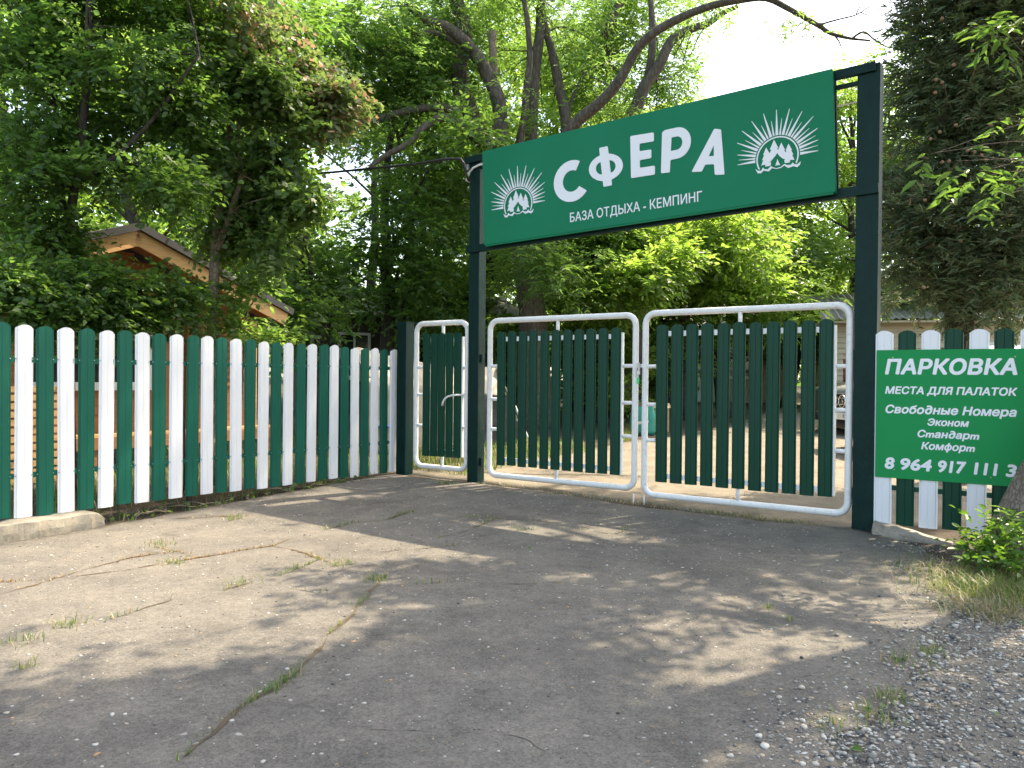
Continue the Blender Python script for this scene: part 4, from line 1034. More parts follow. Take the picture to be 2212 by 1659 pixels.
def twigs(parent, mat, paths, blobs, per_blob=5, r=.018, name='branch', arc=.1):
    """thin branches from the nearest limb point into each leaf mass, joined into one part"""
    mb = MB(); allp = [Vector(p) for path in paths for p in path]
    for b in blobs:
        c = Vector(b[:3])
        for k in range(per_blob):
            u = Vector(tuple(rng.normal(0, 1, 3))).normalized()
            e = c + Vector((u.x * b[3], u.y * b[4], u.z * b[5])) * random.uniform(.3, .85)
            s = min(allp, key=lambda p: (p - e).length * random.uniform(.8, 1.25))
            mid = s.lerp(e, .5) + Vector((0, 0, random.uniform(-.3, 1) * (e - s).length * arc))
            L = (e - s).length
            mb.tube(wiggle([s, mid, e], 4, .07 * min(1, L), k), [r * max(.22, 1 - .8 * i / 8) for i in range(9)], 5, False)
    return tag(mb.build(name, mat, parent, True), kind='stuff')

# ---------- left group: maple with rusty keys, hazel-like tree, low boughs over the fence
def tree_root(name, label, base, group=None): return thing(name, label, 'tree', Matrix.Translation((0, 0, 0)), group)

tA = tree_root('maple_tree', 'maple with rusty winged seeds standing before the cabin', None)
Y = 9.4
pA1 = [at(455, 790, Y), at(458, 700, Y), at(462, 620, Y), at(468, 540, Y + .05), at(478, 450, Y + .1), at(490, 360, Y + .15), at(505, 250, Y + .2), at(540, 130, Y + .1), at(560, 20, Y)]
pA1[0].z = gz(0, Y) - .05
pA2 = [at(468, 540, Y), at(500, 460, Y), at(520, 380, Y - .05), at(512, 300, Y - .1), at(530, 220, Y - .2), at(580, 130, Y - .3)]
limb('trunk', pA1, .075, .03, M['bark_pale'], tA, 10, .03, 1, flare=.5); limb('limb', pA2, .045, .018, M['bark_pale'], tA, 8, .03, 2)
def edge_x(y):      # picture outline of the maple's right side, used to spread its boughs
    tab = [(-60, 560), (0, 600), (100, 680), (200, 745), (280, 775), (340, 700), (450, 690), (560, 650), (640, 640), (760, 640)]
    for (y0, x0), (y1, x1) in zip(tab[:-1], tab[1:]):
        if y0 <= y <= y1: return x0 + (x1 - x0) * (y - y0) / (y1 - y0)
    return 600
bA, bA_red, bB = [], [], []
yy = -60
while yy < 580:
    xx = -70
    while xx < 790:
        x, y = xx + random.uniform(-28, 28), yy + random.uniform(-24, 24); ex = edge_x(y); xx += 78
        if x > ex - 25 or (185 < x < 450 and 455 < y < 640) or (x > 465 and y > 555): continue
        r = random.uniform(.36, .56); d = random.uniform(-.5, .6)
        if x > 370 + .12 * y or (y > 430 and x > 430):
            bl = (*at(x, y, Y + d), r, r * .8, r * .6, 1)
            (bA_red if (ex - x < 130 and y < 330) else bA).append(bl)
        if x < 470 - .2 * y: bB.append((*at(x, y, Y - 1.0 + d), r, r * .8, r * .6, 1))
    yy += 66
foliage('crown', M['leaf_maple'], tA, bA, 2350, 9, .30, .066, .95, T_MAPLE, .0, .64, 1.9, .3, seed=1)
foliage('seeding_crown', M['leaf_maple_red'], tA, bA_red, 1500, 9, .28, .062, .95, T_MAPLE, .0, .5, 1.9, .35, seed=2)
twigs(tA, M['bark_pale'], [pA1, pA2], bA + bA_red, 1, .014)

tB = tree_root('broadleaf_tree', 'dense dark leafy tree at the left edge over the fence', None)
Y = 8.4
pB1 = [at(150, 800, Y), at(148, 640, Y), at(145, 540, Y), at(150, 460, Y), at(160, 400, Y), at(178, 300, Y), at(188, 180, Y), at(190, 60, Y - .1), at(200, -80, Y - .2)]
pB1[0].z = -.05
pB2 = [at(150, 470, Y), at(132, 420, Y + .1), at(138, 330, Y + .2), at(120, 220, Y + .2), at(90, 100, Y)]
pB3 = [at(160, 400, Y), at(260, 330, Y - .1), at(350, 230, Y - .2), at(430, 120, Y - .3)]
limb('trunk', pB1, .062, .03, M['bark_dark'], tB, 10, .03, 3, flare=.4); limb('limb', pB2, .035, .015, M['bark_dark'], tB, 8, .03, 4); limb('limb', pB3, .032, .012, M['bark_dark'], tB, 8, .04, 5)
foliage('crown', M['leaf_dark'], tB, bB, 5000, 10, .30, .068, .72, T_OVAL, .0, .62, 1.9, .22, seed=3)
twigs(tB, M['bark_dark'], [pB1, pB2, pB3], bB, 1, .012)

tC = tree_root('hazel_bush', 'low leafy bush leaning over the left fence in front of the cabin', None); tC['category'] = 'bush'
def fence_y(px):
    n = FEN_M.to_3x3() @ Vector((0, 1, 0)); d = at(px, 829, 1.0); d = Vector((d.x, 1.0)); return (FEN_O.x * n.x + FEN_O.y * n.y) / (d.x * n.x + d.y * n.y)
Y = 8.0
pC = [[at(x, 800, fence_y(x) + .8), at(x - 12, 700, fence_y(x) + .75), at(x - 25, 630, fence_y(x) + .7)] for x in (70, 230, 320, 400)]
for i, p in enumerate(pC):
    p[0].z = -.03; limb('stem', p, .018, .008, M['bark_dark'], tC, 6, .05, 10 + i)
bC = [(*at(x, y, fence_y(x) + .85 + .3 * d), r, r * .7, r * .55, w) for x, y, d, r, w in [(30, 600, -.6, .42, 1), (110, 640, -.5, .40, 1), (40, 680, -.8, .32, .8), (200, 620, -.2, .42, 1), (200, 690, -.3, .32, 1), (290, 650, -.1, .42, 1), (340, 690, -.2, .28, .9), (380, 640, 0, .40, 1), (420, 700, .1, .2, .4), (455, 640, .3, .26, .5), (500, 700, .3, .2, .4), (130, 580, -.2, .35, .6), (20, 560, -.4, .3, .5), (250, 610, 0, .32, .7), (330, 600, .1, .3, .6), (120, 700, -.5, .3, .8), (270, 700, -.2, .3, .8), (80, 545, -.2, .3, .6)]]
foliage('leaves', M['leaf_dark'], tC, bC, 1900, 9, .26, .066, .74, T_OVAL, .0, .40, 2.0, .25, seed=4)
twigs(tC, M['bark_dark'], pC, bC, 2, .006, 'twig', .03)

tD = tree_root('young_maple', 'pale sunlit sapling leaves between the cabin corner and the fence', None); tD['category'] = 'sapling'
Y = 9.9
pD = [[at(520, 800, Y), at(525, 720, Y), at(545, 650, Y - .1), at(570, 590, Y - .2)], [at(560, 800, Y), at(575, 720, Y), at(600, 690, Y)]]
for i, p in enumerate(pD): p[0].z = gz(0, Y) - .03; limb('stem', p, .016, .006, M['bark_pale'], tD, 6, .05, 20 + i)
bD = [(*at(x, y, Y + d), r, r * .7, r * .5) for x, y, d, r in [(500, 640, -.4, .2), (545, 610, -.3, .22), (600, 725, -.2, .24), (505, 690, -.4, .16), (560, 725, 0, .22)]]
foliage('leaves', M['leaf_ash'], tD, bD, 200, 8, .26, .07, .7, T_OVAL, .2, .35, 1.4, .2, seed=5)

# ---------- the big ash behind the gate
tE = tree_root('ash_tree', 'big many-stemmed ash tree rising behind the entrance sign', None)
def W(pts): return [at(x, y, d) for x, y, d in pts]
trunk = W([(1158, 870, 17.5), (1155, 780, 17.5), (1150, 690, 17.5), (1142, 610, 17.5), (1125, 520, 17.5), (1095, 420, 17.4), (1050, 330, 17.3), (1010, 235, 17.2), (992, 150, 17.2), (1003, 80, 17.2), (985, 0, 17.2), (960, -120, 17.2)])
trunk[0].z = gz(0, 17.5) - .1
limb('trunk', trunk, .35, .13, M['bark'], tE, 16, .06, 30, .16, flare=.35)
LIMBS = [
    (W([(1125, 520, 17.4), (1095, 400, 17.1), (1082, 300, 16.9), (1078, 225, 16.8), (1050, 155, 16.7), (1010, 95, 16.6), (965, 60, 16.5), (920, 45, 16.4), (880, 10, 16.3)]), .21, .09),
    (W([(1080, 260, 16.9), (1070, 200, 16.9), (1066, 130, 16.9), (1064, 68, 16.9)]), .10, .085),
    (W([(1130, 540, 17.5), (1145, 400, 17.7), (1148, 290, 17.8), (1153, 190, 17.8), (1160, 110, 17.9), (1172, 0, 18.0), (1180, -120, 18)]), .17, .10),
    (W([(1115, 480, 17.4), (1120, 330, 17.2), (1136, 220, 17.1), (1142, 120, 17.1), (1135, 30, 17.0), (1120, -80, 17)]), .10, .05),
    (W([(1135, 560, 17.6), (1200, 400, 17.9), (1222, 275, 18.0), (1205, 180, 18.0), (1190, 110, 18.0), (1172, 30, 18.0), (1160, -90, 18)]), .16, .07),
    (W([(1140, 590, 17.3), (1190, 380, 16.2), (1240, 275, 15.6), (1290, 225, 15.3), (1336, 172, 15.0), (1375, 105, 14.8), (1415, 68, 14.6), (1470, 38, 14.4), (1560, 5, 14.1), (1640, -4, 13.8), (1700, 18, 13.6), (1768, 52, 13.4), (1800, 72, 13.3), (1840, 84, 13.2), (1880, 88, 13.1)]), .135, .016),
    (W([(1145, 600, 17.5), (1290, 380, 17.2), (1365, 248, 17.0), (1390, 190, 16.9), (1425, 140, 16.8), (1452, 85, 16.7), (1495, 62, 16.6), (1530, 52, 16.5), (1560, 30, 16.4), (1594, 13, 16.3)]), .18, .045),
    (W([(1050, 330, 17.2), (1015, 285, 16.7), (970, 256, 16.3), (920, 275, 16.0), (880, 310, 15.8), (835, 335, 15.6), (800, 360, 15.5)]), .12, .04),
    (W([(1010, 240, 17.1), (960, 232, 16.7), (900, 236, 16.4), (840, 248, 16.2), (790, 268, 16.0), (740, 273, 15.8), (665, 278, 15.6)]), .11, .035),
    (W([(1000, 100, 16.7), (950, 70, 16.5), (890, 75, 16.3), (840, 100, 16.1), (770, 112, 15.9)]), .08, .03),
    (W([(1400, 170, 16.9), (1410, 60, 16.8), (1400, -60, 16.7)]), .10, .05),
    (W([(1840, 84, 13.2), (1865, 70, 13.1), (1890, 88, 13.0), (1920, 105, 12.9), (1945, 103, 12.9)]), .020, .006),
    (W([(1768, 52, 13.4), (1810, 40, 13.3), (1850, 30, 13.2), (1880, 12, 13.1), (1905, 4, 13.1)]), .018, .005),
    (W([(1800, 72, 13.3), (1812, 88, 13.3), (1818, 105, 13.2)]), .018, .007),
    (W([(1850, 30, 13.2), (1858, 10, 13.2), (1850, -20, 13.2)]), .012, .004),
    (W([(1860, 28, 13.2), (1885, 35, 13.1), (1900, 25, 13.1)]), .010, .003),
    (W([(1145, 110, 17.1), (1200, 60, 17.0), (1260, 75, 17.0), (1300, 110, 17.0)]), .03, .01),
    (W([(1222, 275, 18), (1235, 215, 18), (1262, 160, 18), (1310, 130, 18.2)]), .05, .02),
]
for i, (p, a, b) in enumerate(LIMBS):
    if i == 1: limb('broken_stub', p, a, b, M['bark_pale'], tE, 9, .02, 40 + i, .3)
    else: limb('limb', p, a, b, M['bark'], tE, 10 if a > .05 else 6, .05 if a > .05 else .03, 40 + i, .15)
bE = [(*at(x, y, d), r, r * .9, r * .62, w) for x, y, d, r, w in [
    (800, 40, 16, 1.3, .8), (900, 20, 17, 1.6, 1), (1000, -20, 18, 1.8, 1), (850, 140, 16.5, 1.2, .9), (960, 130, 18.5, 1.5, .9), (1060, 30, 19.5, 1.8, 1), (1100, 180, 19.5, 1.5, .8), (780, 200, 16, 1.0, .7), (880, 220, 18, 1.1, .7), (720, 290, 15.7, .8, .5), (820, 330, 16.5, 1.0, .6), (930, 330, 18.5, 1.1, .7),
    (1180, 30, 19.5, 1.8, 1), (1260, 60, 19, 1.7, 1), (1340, 60, 19, 1.6, 1), (1230, 170, 19.5, 1.5, .9), (1310, 200, 19, 1.2, .8), (1400, 150, 19, 1.2, .8), (1420, 30, 18, 1.3, .9), (1460, 130, 18.5, .7, .7), (1470, 170, 18, .6, .6), (1400, 230, 18.5, .9, .7), (1180, 240, 20, 1.2, .6),
    (1010, 120, 16.2, .7, .6), (1080, 190, 16.4, .6, .5), (1180, 130, 16.8, .8, .6), (1150, 230, 16.8, .6, .5), (1290, 130, 15.6, .6, .6), (1340, 230, 16.5, .6, .6), (1250, 30, 16.5, .8, .6), (900, 150, 15.8, .7, .6), (960, 200, 16.2, .5, .4), (1500, 40, 15, .5, .5), (1560, 20, 14.5, .45, .4), (1700, 15, 13.8, .40, .5), (1745, 50, 13.5, .30, .6), (1770, 75, 13.4, .22, .5), (1640, -10, 14, .4, .6), (1590, -5, 14.2, .4, .6), (1530, 25, 15.5, .45, .6), (1480, 70, 16.4, .5, .7), (1440, 190, 18, .7, .8), (1720, 30, 13.6, .3, .6), (1500, 120, 17.5, .35, .5), (1100, -80, 18, 2.0, .8), (1300, -60, 17.5, 1.8, .8)]]
foliage('crown', M['leaf_ash'], tE, bE, 7000, 10, .40, .115, .40, T_LANCE, .3, .5, .8, .3, fan=1.0, seed=6)
twigs(tE, M['bark'], [p for p, *_ in LIMBS] + [trunk[6:]], bE[:23], 4, .022)
bE3 = [(2.6 + .53 * k + random.uniform(-.25, .25), 11.7 + .8 * k + random.uniform(-.25, .25), 13.4 + random.uniform(-.4, .4), .85, .85, .5) for k in range(6)]  # unseen leaf masses added high towards the sun to dapple the left fence
foliage('shade_crown_top', M['leaf_ash'], tE, bE3, 700, 10, .42, .13, .45, T_LANCE, .0, .55, 1.3, .3, fan=1.0, seed=21)
limb('limb', [(2.0, 17.2, 9.0), (3.0, 16.2, 11.0), (4.2, 15.0, 12.6), (4.0, 13.6, 13.2), (3.0, 12.2, 13.4)], .10, .03, M['bark'], tE, 8, .12, 77)  # unseen limb added to carry those shading leaves
bE2 = [(*at(x, y, d), r, r * .8, r * .55, w) for x, y, d, r, w in [(1130, 545, 16.2, .8, 1), (1200, 590, 16, .7, 1), (1080, 590, 16.3, .5, .7), (1240, 640, 16, .55, .7), (1180, 530, 16, .5, .6), (1280, 560, 16.5, .6, .7), (1170, 620, 15.9, .4, .6)]]
foliage('low_shoots', M['leaf_ash'], tE, bE2, 420, 9, .36, .13, .40, T_LANCE, .2, .35, 1.0, .3, fan=1.0, seed=7)

# ---------- conifer on the right
tF = tree_root('cypress_tree', 'dark dense conifer with brown cones behind the right fence', None); tF['category'] = 'conifer'
Y = 10.2
pF = [at(2075, 860, Y), at(2072, 700, Y), at(2066, 560, Y), at(2070, 400, Y), at(2085, 200, Y), at(2100, 0, Y), at(2110, -250, Y)]
pF[0].z = gz(0, Y) - .05
limb('trunk', pF, .20, .07, M['bark_dark'], tF, 12, .04, 70, .2, flare=.3)
bF = [(*at(x, y, Y + d), r, r * .8, r * .9, w) for x, y, d, r, w in [(2080, 60, -.2, .9, 1), (2140, -80, 0, 1.1, 1), (2180, 120, -.2, .8, 1), (2030, 180, -.3, .62, 1), (2120, 240, -.5, .75, 1), (1985, 300, -.2, .52, 1), (2060, 360, -.6, .72, 1), (2180, 340, -.3, .8, 1), (1960, 420, -.3, .48, 1), (2030, 480, -.6, .62, 1), (2140, 480, -.6, .75, 1), (1960, 540, -.3, .42, .9), (2040, 590, -.5, .52, .9), (2140, 600, -.5, .62, 1), (2210, 560, -.3, .6, 1), (2210, 220, 0, .8, 1), (2220, 30, 0, .9, 1), (1930, 480, .2, .35, .6), (1945, 620, .1, .30, .5), (2100, 660, -.3, .35, .5), (2200, 670, 0, .4, .6), (2000, 60, 0, .42, .7), (1960, 180, .1, .33, .6)]]
foliage('crown', M['leaf_conifer'], tF, bF, 8200, 13, .24, .11, .20, T_SLIVER, .2, .30, 1.3, .05, fan=.7, flat=.5, seed=8)
mbt = MB()
for k in range(16):
    b = random.choice(bF); z = Vector(b[:3]); s = Vector((pF[2].x, pF[2].y, z.z - .2)); e = z + Vector((random.uniform(-1, 1) * b[3], -random.uniform(.3, .9) * b[4], random.uniform(-.5, .5) * b[5]))
    mbt.tube(wiggle([s, s.lerp(e, .5) + Vector((0, 0, -.08)), e], 4, .09, k), [.018 * max(.25, 1 - .75 * i / 8) for i in range(9)], 5, False)
tag(mbt.build('branch', M['bark_scaly'], tF, True), kind='stuff')
cone = MB()
for j in range(6):
    for i in range(6): pass
cone.v = [tuple(Vector(v) * .023) for v in _ico[0]]; cone.f = [tuple(f) for f in _ico[1]]
cm = cone.mesh('cone', M['cone_brown'])
for x, y in [(2060, 140), (2035, 178), (2022, 172), (2020, 200), (2030, 285), (2010, 300), (2065, 270), (2090, 325), (2105, 328), (2120, 335), (2035, 350), (2140, 270), (2145, 80), (1992, 400), (1998, 432), (2075, 520), (1995, 620), (2160, 150), (2130, 345), (2050, 348), (2035, 40), (2100, 110)]:
    p = at(x, y, Y - 1.05); put('cone', cm, tF, *p, (random.uniform(0, 3), random.uniform(0, 3), 0))

# ---------- tree at the right edge whose high crown shades the forecourt
tG = tree_root('roadside_tree', 'thick scaly trunk at the right edge leaning away, leaves overhead', None)
pG = [Vector(p) for p in ((3.88, 5.86, -.1), (4.03, 5.88, .35), (4.34, 5.9, .95), (4.70, 5.95, 1.8), (4.85, 6.0, 3.0), (4.95, 6.0, 4.4), (4.85, 5.9, 6.2), (4.7, 5.8, 8.5))]
limb('trunk', pG, .29, .12, M['bark_scaly'], tG, 18, .02, 80, .10, flare=.25)
GL = [[(4.9, 6.0, 4.2), (4.2, 5.7, 5.6), (3.0, 5.4, 6.5), (1.8, 5.2, 6.9), (.8, 5.1, 7.0)], [(4.95, 6.0, 4.6), (4.6, 7.0, 6.0), (4.0, 8.0, 6.9), (3.4, 8.8, 7.3)], [(4.9, 6, 5), (4.7, 4.8, 6.2), (4.0, 3.7, 6.9), (3.2, 2.8, 7.1)], [(4.9, 6, 5.2), (6, 6.3, 6.4), (7.2, 6.6, 7)], [(4.8, 5.9, 6.5), (4.2, 5.9, 7.6), (3.2, 6.1, 8.4)], [(4.9, 6, 4.4), (5.8, 4.9, 5.8), (6.6, 3.6, 6.6)], [(4.9, 6, 5.0), (5.6, 7.8, 7.2), (5.6, 9.6, 8.2), (4.8, 11.2, 8.6), (5.0, 12.2, 8.8)]]  # last limb is added out of view to carry leaves shading the gate front
for i, p in enumerate(GL): limb('limb', p, .085, .03, M['bark_scaly'], tG, 8, .12, 90 + i)
bG = [(1.0, 5.0, 6.7, 1.0, .8, .5, .9), (2.1, 5.3, 6.9, 1.2, 1.0, .6, 1), (3.2, 5.6, 7.0, 1.3, 1.2, .7, 1), (4.4, 6.3, 7.0, 1.4, 1.4, .8, 1), (3.9, 7.6, 7.2, 1.3, 1.1, .6, .9), (5.6, 6.8, 7.0, 1.5, 1.5, .9, 1), (3.0, 4.2, 7.0, 1.3, 1.2, .6, 1), (4.4, 4.3, 6.8, 1.4, 1.3, .7, 1), (5.8, 4.8, 6.6, 1.5, 1.4, .8, 1), (3.4, 2.8, 7.0, 1.3, 1.0, .6, 1), (5.0, 2.8, 6.8, 1.5, 1.2, .7, 1), (1.8, 4.0, 7.0, 1.1, .9, .5, 1), (6.8, 3.2, 6.6, 1.5, 1.4, .7, 1), (7.2, 6.2, 6.8, 1.5, 1.5, .8, .8), (3.4, 6.2, 8.4, 1.4, 1.2, .6, .8), (2.2, 3.0, 7.2, 1.0, .9, .5, .9), (.9, 4.1, 7.1, .8, .7, .4, .8), (3.9, 11.5, 8.6, 1.0, .9, .6, .9), (4.9, 10.9, 8.6, 1.2, 1.0, .6, 1), (5.9, 10.2, 8.5, 1.3, 1.1, .7, 1), (6.9, 9.6, 8.4, 1.3, 1.2, .7, 1), (4.4, 12.3, 8.7, 1.0, .8, .5, 1), (5.5, 11.9, 8.7, 1.1, .9, .5, 1), (6.6, 11.2, 8.7, 1.1, .9, .6, 1)]  # the last, farthest leaf masses are added unseen to shade ground before the gate
foliage('crown', M['leaf_mid'], tG, bG, 5800, 10, .42, .11, .72, T_OVAL, .15, .68, 1.0, .25, seed=9)
twigs(tG, M['bark_scaly'], GL, bG, 3, .02)
hang = [(*at(x, y, 5.9 + d), r, r * .6, r * .45, w) for x, y, d, r, w in [(2150, 50, .2, .22, 1), (2200, 80, 0, .22, 1), (2110, 70, .3, .12, .5), (2190, 250, .1, .16, .7), (2060, 345, -.1, .14, .8), (2010, 330, -.2, .09, .4), (2120, 380, 0, .18, 1), (2190, 350, .2, .2, 1), (2200, 420, .1, .18, .8), (2150, 420, 0, .16, .7)]]
foliage('hanging_leaves', M['leaf_dark'], tG, hang, 38, 8, .26, .115, .5, T_LANCE, .1, 0, 1, .35, seed=10)
twigs(tG, M['bark_pale'], [[(4.95, 6.0, 3.6), (4.9, 6.0, 3.0)]], hang, 2, .008, 'hanging_twig')

bh = thing('leafy_bush', 'sunlit leafy bush seen between the pickets of the left gate leaf', 'bush', Matrix.Translation((0, 0, 0)))
bb = [(*at(x, y, d), r, r * .8, r * .7) for x, y, d, r in [(1075, 720, 18.5, .6), (1110, 800, 18.2, .55), (1180, 840, 19.0, .6), (1230, 760, 19.2, .7), (1290, 820, 18.6, .6), (1330, 740, 19.0, .75), (1350, 840, 17.4, .5), (1270, 690, 19.5, .7), (1370, 780, 18.4, .55), (1060, 860, 17.8, .45), (1410, 740, 19.5, .6)]]
foliage('leaves', M['leaf_back'], bh, bb, 1300, 9, .34, .105, .62, T_OVAL, .1, .25, 1.2, .2, seed=31)
twigs(bh, M['bark_pale'], [[at(1200, 900, 18.8), at(1220, 860, 18.8)], [at(1330, 900, 18.2), at(1340, 860, 18.2)]], bb, 2, .02, 'stem', .03)

# ---------- woodland behind the yard
def back_tree(label, px, Y, h, rad, lo, K, mat, L=.15, tr=.16, seed=0, bark='bark_dark', gap=.42):
    b = at(px, 860, Y); base = Vector((b.x, Y, gz(b.x, Y)))
    t = tree_root('woodland_tree', label, base, 'woodland trees behind the yard')
    R_ = random.Random(seed)
    top = base + Vector((R_.uniform(-.8, .8), R_.uniform(-.5, .5), h))
    path = [base + Vector((0, 0, -.1)), base.lerp(top, .3) + Vector((R_.uniform(-.3, .3), 0, 0)), base.lerp(top, .6) + Vector((R_.uniform(-.5, .5), 0, 0)), top]
    limb('trunk', path, tr, .04, M[bark], t, 10, .15, seed, flare=.3)
    blobs = []; lim = []
    nb_ = 15
    for k in range(nb_):
        f = lo + (1 - lo) * (k + R_.random()) / nb_
        rr = rad * (.45 + .75 * math.sin(min(1, max(0, (f - lo) / (1 - lo))) * 2.6 + .35)); a = R_.uniform(0, 6.283)
        c = base.lerp(top, f) + Vector((math.cos(a), math.sin(a), 0)) * rr * R_.uniform(.3, .9)
        s = rad * R_.uniform(.36, .60); blobs.append((c.x, c.y, c.z, s, s * .9, s * R_.uniform(.38, .6)))
        st = base.lerp(top, max(.12, f - .14)); lim.append([st, st.lerp(c, .5) + Vector((0, 0, .15)), c])
    mb = MB()
    for p in lim: mb.tube(wiggle(p, 3, .12, seed), [.055 * (1 - .8 * i / 6) for i in range(7)], 5, False)
    tag(mb.build('branch', M[bark], t, True), kind='stuff')
    foliage('crown', M[mat], t, blobs, int(K * 1.3), 10, .50, L * .82, .60, T_OVAL, .1, gap, .9, .22, seed=seed)
    return t
WT = [  # label, px, depth, height, radius, lowest leaves, sprays, material
    ('pale woodland tree behind the cabin roof ridge', 330, 16, 11, 2.7, .18, 1500, 'leaf_back'),
    ('dark forked woodland tree beyond the middle of the left fence', 700, 15.5, 8.5, 2.4, .22, 1900, 'leaf_dark'),
    ('dark woodland tree whose trunk stands above the short post', 830, 17.5, 9, 2.5, .25, 1800, 'leaf_dark'),
    ('woodland tree filling the gap left of the entrance sign', 930, 24, 10, 3.0, .16, 1800, 'leaf_mid'),
    ('woodland tree at the far left behind the cabin', 60, 17, 12, 3.0, .2, 1400, 'leaf_back'),
    ('tall woodland tree behind the rusty maple', 560, 22, 14, 3.4, .18, 1800, 'leaf_back'),
    ('bright woodland tree under the left half of the sign', 1250, 23, 9.5, 2.8, .12, 2200, 'leaf_back'),
    ('bright woodland tree under the middle of the sign', 1400, 22, 8.2, 2.6, .14, 2300, 'leaf_back'),
    ('shady woodland tree under the right end of the sign', 1570, 21, 8.0, 2.5, .18, 2000, 'leaf_back'),
    ('shady woodland tree just left of the right post', 1700, 25.5, 9.5, 3.0, .22, 2300, 'leaf_mid'),
    ('woodland tree seen between sign end and right post', 1850, 25, 10.5, 3.0, .14, 1700, 'leaf_back'),
    ('woodland tree behind the conifer', 2010, 24, 12, 3.2, .14, 1700, 'leaf_mid'),
    ('woodland tree at the far right behind the conifer', 2230, 22, 12, 3.2, .15, 1300, 'leaf_mid'),
    ('distant woodland tree behind the ash trunk', 1080, 28, 15, 3.8, .12, 1900, 'leaf_back'),
    ('distant woodland tree above the middle of the sign', 1270, 30, 15, 4.0, .14, 1900, 'leaf_back'),
    ('distant woodland tree behind the cream cottage', 1500, 34, 10.5, 3.8, .1, 1700, 'leaf_mid'),
    ('distant woodland tree right of the cream cottage', 1680, 33, 10.5, 3.8, .1, 1700, 'leaf_mid'),
    ('distant woodland tree behind the dark house', 800, 29, 15, 4.0, .1, 1900, 'leaf_back'),
    ('distant woodland tree behind the tall left woodland', 420, 30, 16, 4.4, .1, 1700, 'leaf_back'),
    ('distant woodland tree at the left edge', 150, 28, 15, 4.2, .1, 1500, 'leaf_back'),
    ('low woodland tree behind the tent', 1040, 21, 6.0, 2.2, .12, 1500, 'leaf_mid'),
    ('sunlit understorey tree right of the ash trunk', 1300, 19, 5.2, 1.9, .55, 1300, 'leaf_back'),
    ('sunlit understorey tree over the cream cottage roof', 1480, 20, 5.6, 2.1, .56, 1400, 'leaf_back'),
    ('sunlit understorey tree over the meeting of the gate leaves', 1390, 18, 4.6, 1.4, .62, 800, 'leaf_back'),
    ('distant woodland tree behind the siding house', 1900, 35, 12, 4.0, .1, 1500, 'leaf_mid'),
]
for i, (lab, px, Yd, h, rad, lo, K, mt) in enumerate(WT):
    back_tree(lab, px, Yd, h, rad, lo, K, mt, .12 + .0025 * Yd, .12 + .004 * Yd, 200 + i)

# far belt of forest closing the view
fb = [(x, y, gz(x, y) + z, 4.5, 3.5, 3.2) for x, y, z in [(random.uniform(-60, 60), random.uniform(44, 58), random.uniform(1, 9)) for _ in range(70)]]
o = foliage('far_forest', M['leaf_dark'], None, fb, 6000, 8, 1.3, .62, .62, T_OVAL, .2, 0, 1, .2, seed=11); tag(o, 'far leafy forest closing the view behind the yard', kind='stuff')

# ---------- shrub, grass and litter by the right-hand trunk
sh = thing('shrub', 'bright green leafy shrub at the foot of the right trunk', 'shrub', Matrix.Translation((0, 0, 0)))
sb = [(*at(x, y, d), r, r * .8, r * .7) for x, y, d, r in [(2110, 1165, 5.7, .13), (2150, 1140, 5.65, .14), (2130, 1195, 5.5, .14), (2180, 1180, 5.45, .17), (2160, 1220, 5.3, .13), (2205, 1210, 5.3, .16), (2100, 1190, 5.6, .10), (2200, 1130, 5.6, .14), (2140, 1170, 5.55, .15)]]
sb = [(*b[:3], b[3] * .85, b[4] * .85, b[5] * .8) for b in sb]
foliage('leaves', M['leaf_shrub'], sh, sb, 125, 7, .16, .062, .62, T_OVAL, .25, 0, 1, .1, seed=12)
sr = gnd(2150, 1240)
twigs(sh, M['bark_pale'], [[(sr.x, sr.y, 0), (sr.x + .1, sr.y + .1, .05)]], sb, 3, .006, 'stem')
def rand_pts(cx, cy, sx, sy, n): return np.array([(a, b, gz(a, b)) for a, b in zip(rng.normal(cx, sx, n), rng.normal(cy, sy, n))])
c = gnd(2170, 1290)
tag(blades('verge_grass', M['grass'], np.vstack([rand_pts(c.x, c.y, .22, .16, 1500), rand_pts(c.x + .5, c.y + .3, .4, .3, 1500)]), .13, .003, 1.0), 'tangled green verge grass below the shrub', kind='stuff')
c2_ = gnd(2080, 1245); c3 = gnd(2140, 1330)
tag(blades('dry_grass', M['straw'], np.vstack([rand_pts(c2_.x, c2_.y, .22, .14, 420), rand_pts(c3.x, c3.y, .16, .12, 500), rand_pts(c.x + .2, c.y, .3, .2, 500)]), .12, .0025, 1.6), 'dry straw-coloured grass spilling onto the asphalt edge', kind='stuff')
# grass and weeds along the fence foot and in the yard
fp = []
for _ in range(260):
    q = FEN_M @ Vector((random.uniform(-4.6, -.1), random.gauss(.12, .16), 0)); fp.append((q.x, q.y, gz(q.x, q.y) - .01))
tag(blades('fence_weeds', M['grass'], np.array(fp), .12, .004, .8), 'weeds growing under the left fence', kind='stuff')
yg = []
for _ in range(5200):
    q = FEN_M @ Vector((random.uniform(-5, 2.5), random.uniform(.5, 4.5), 0)); yg.append((q.x, q.y, gz(q.x, q.y) - .01))
for _ in range(2600):
    q = GATE_M @ Vector((random.uniform(-6.6, -4.9), random.uniform(.4, 4.0), 0)); yg.append((q.x, q.y, gz(q.x, q.y) - .01))
for _ in range(500):
    q = at(random.uniform(1330, 1375), 900, random.uniform(14.5, 17.5)); yg.append((q.x, q.y, gz(q.x, q.y) - .01))
tag(blades('garden_grass', M['grass'], np.array(yg), .22, .006, .7), 'long grass behind the left fence and along the yard edge', kind='stuff')
ge = []
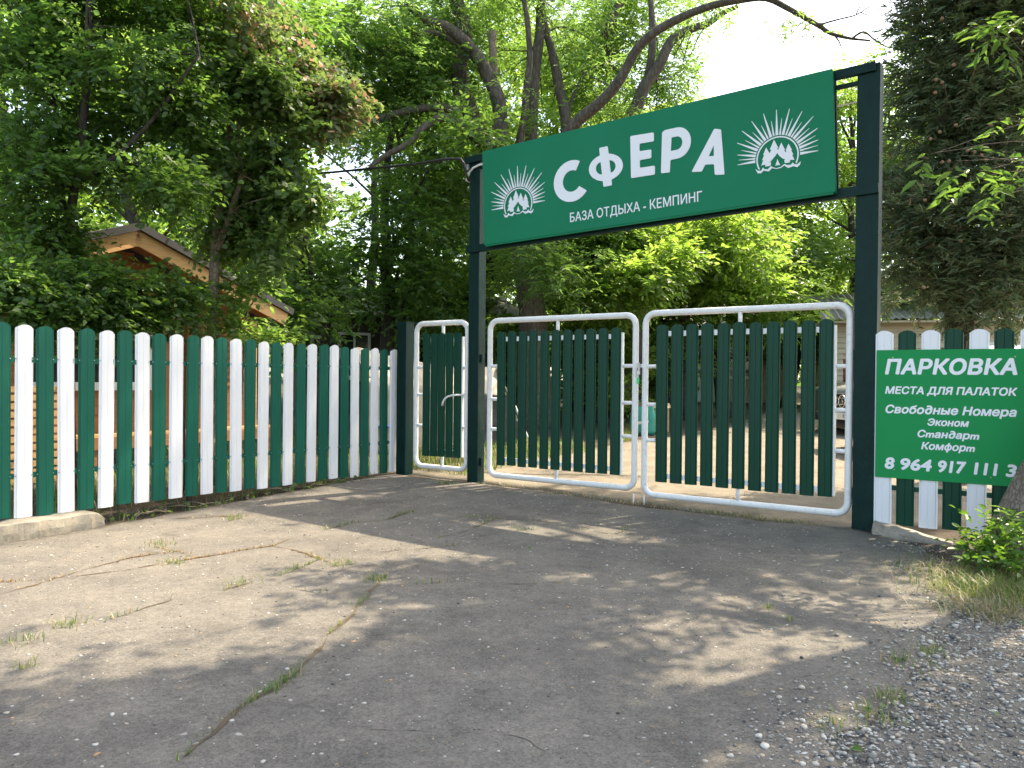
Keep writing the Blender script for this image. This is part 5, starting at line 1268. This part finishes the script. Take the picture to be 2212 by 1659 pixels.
for _ in range(1300):
    a = random.choice((random.uniform(-2.3, -.3), random.uniform(-1.5, -.5), random.uniform(-4.4, -2.2))); q = GATE_M @ Vector((a, random.gauss(-.02, .07) + .03, 0)); ge.append((q.x, q.y, gz(q.x, q.y)))
for _ in range(700):
    q = GATE_M @ Vector((random.uniform(-4.5, 0), random.uniform(.3, 4), 0)); k = noise.noise(q * 1.3)
    if k > .15: ge.append((q.x, q.y, gz(q.x, q.y)))
tag(blades('gate_grass', M['straw'], np.array(ge), .045, .003, 1.2), 'sparse dry grass along the asphalt edge under the gate', kind='stuff')
iv = thing('ivy_trailer', 'creeping vines on the bare soil under the left fence', 'vine', Matrix.Translation((0, 0, 0)))
mbv = MB(); cs, us = [], []
for k in range(16):
    a = random.uniform(-3.9, -1.0); pts = []
    for j in range(6):
        q = FEN_M @ Vector((a + .09 * j * random.choice((1, 1, .6)), -.03 - .10 * math.sin(j * .7 + k) + random.uniform(-.05, .05), 0)); pts.append((q.x, q.y, gz(q.x, q.y) + .015 + random.uniform(0, .05)))
        if random.random() < .7: cs.append(pts[-1]); us.append((random.uniform(-1, 1), random.uniform(-1, 1), .2))
    mbv.tube(wiggle(pts, 3, .03, k), .0045, 5, False)
tag(mbv.build('stem', M['bark_pale'], iv, True), kind='stuff')
v, f = sprays(np.array(cs), np.array(us), 3, .08, .05, .85, T_OVAL, .1); link('leaves', raw_mesh('leaves', v, f, M['leaf_dark']), iv)
# fallen leaves
for x, y, where in [(1663, 1320, 'in the light patch below the right gate leaf'), (1975, 1450, 'on the asphalt edge near the gravel'), (1862, 1640, 'at the bottom where asphalt meets gravel'), (2160, 1557, 'on the gravel near the right picture edge'), (2010, 1420, 'beside the broken asphalt edge below the verge grass'), (1140, 1190, 'in front of the left gate leaf'), (1620, 1240, 'in front of the right gate leaf'), (1905, 1545, 'among the gravel by the asphalt corner')]:
    g = gnd(x, y); mb = MB(); s = random.uniform(.025, .045); a0 = random.uniform(0, 6.28)
    vv = [Vector((q[0] * s * .9, q[1] * s, abs(q[0]) * s * .5 + .004)) for q in _mp]; vv.append(Vector((0, .42 * s, .003)))
    mb.add([Matrix.Rotation(a0, 3, 'Z') @ p for p in vv], [(14, i, (i + 1) % 14) for i in range(14)])
    o = mb.build('fallen_leaf', M['leaf_shrub']); o.location = (g.x, g.y, zroad(g.x, g.y) + .004)
    tag(o, 'small yellow-green fallen leaf ' + where, 'leaf', 'fallen leaves on the asphalt and gravel')
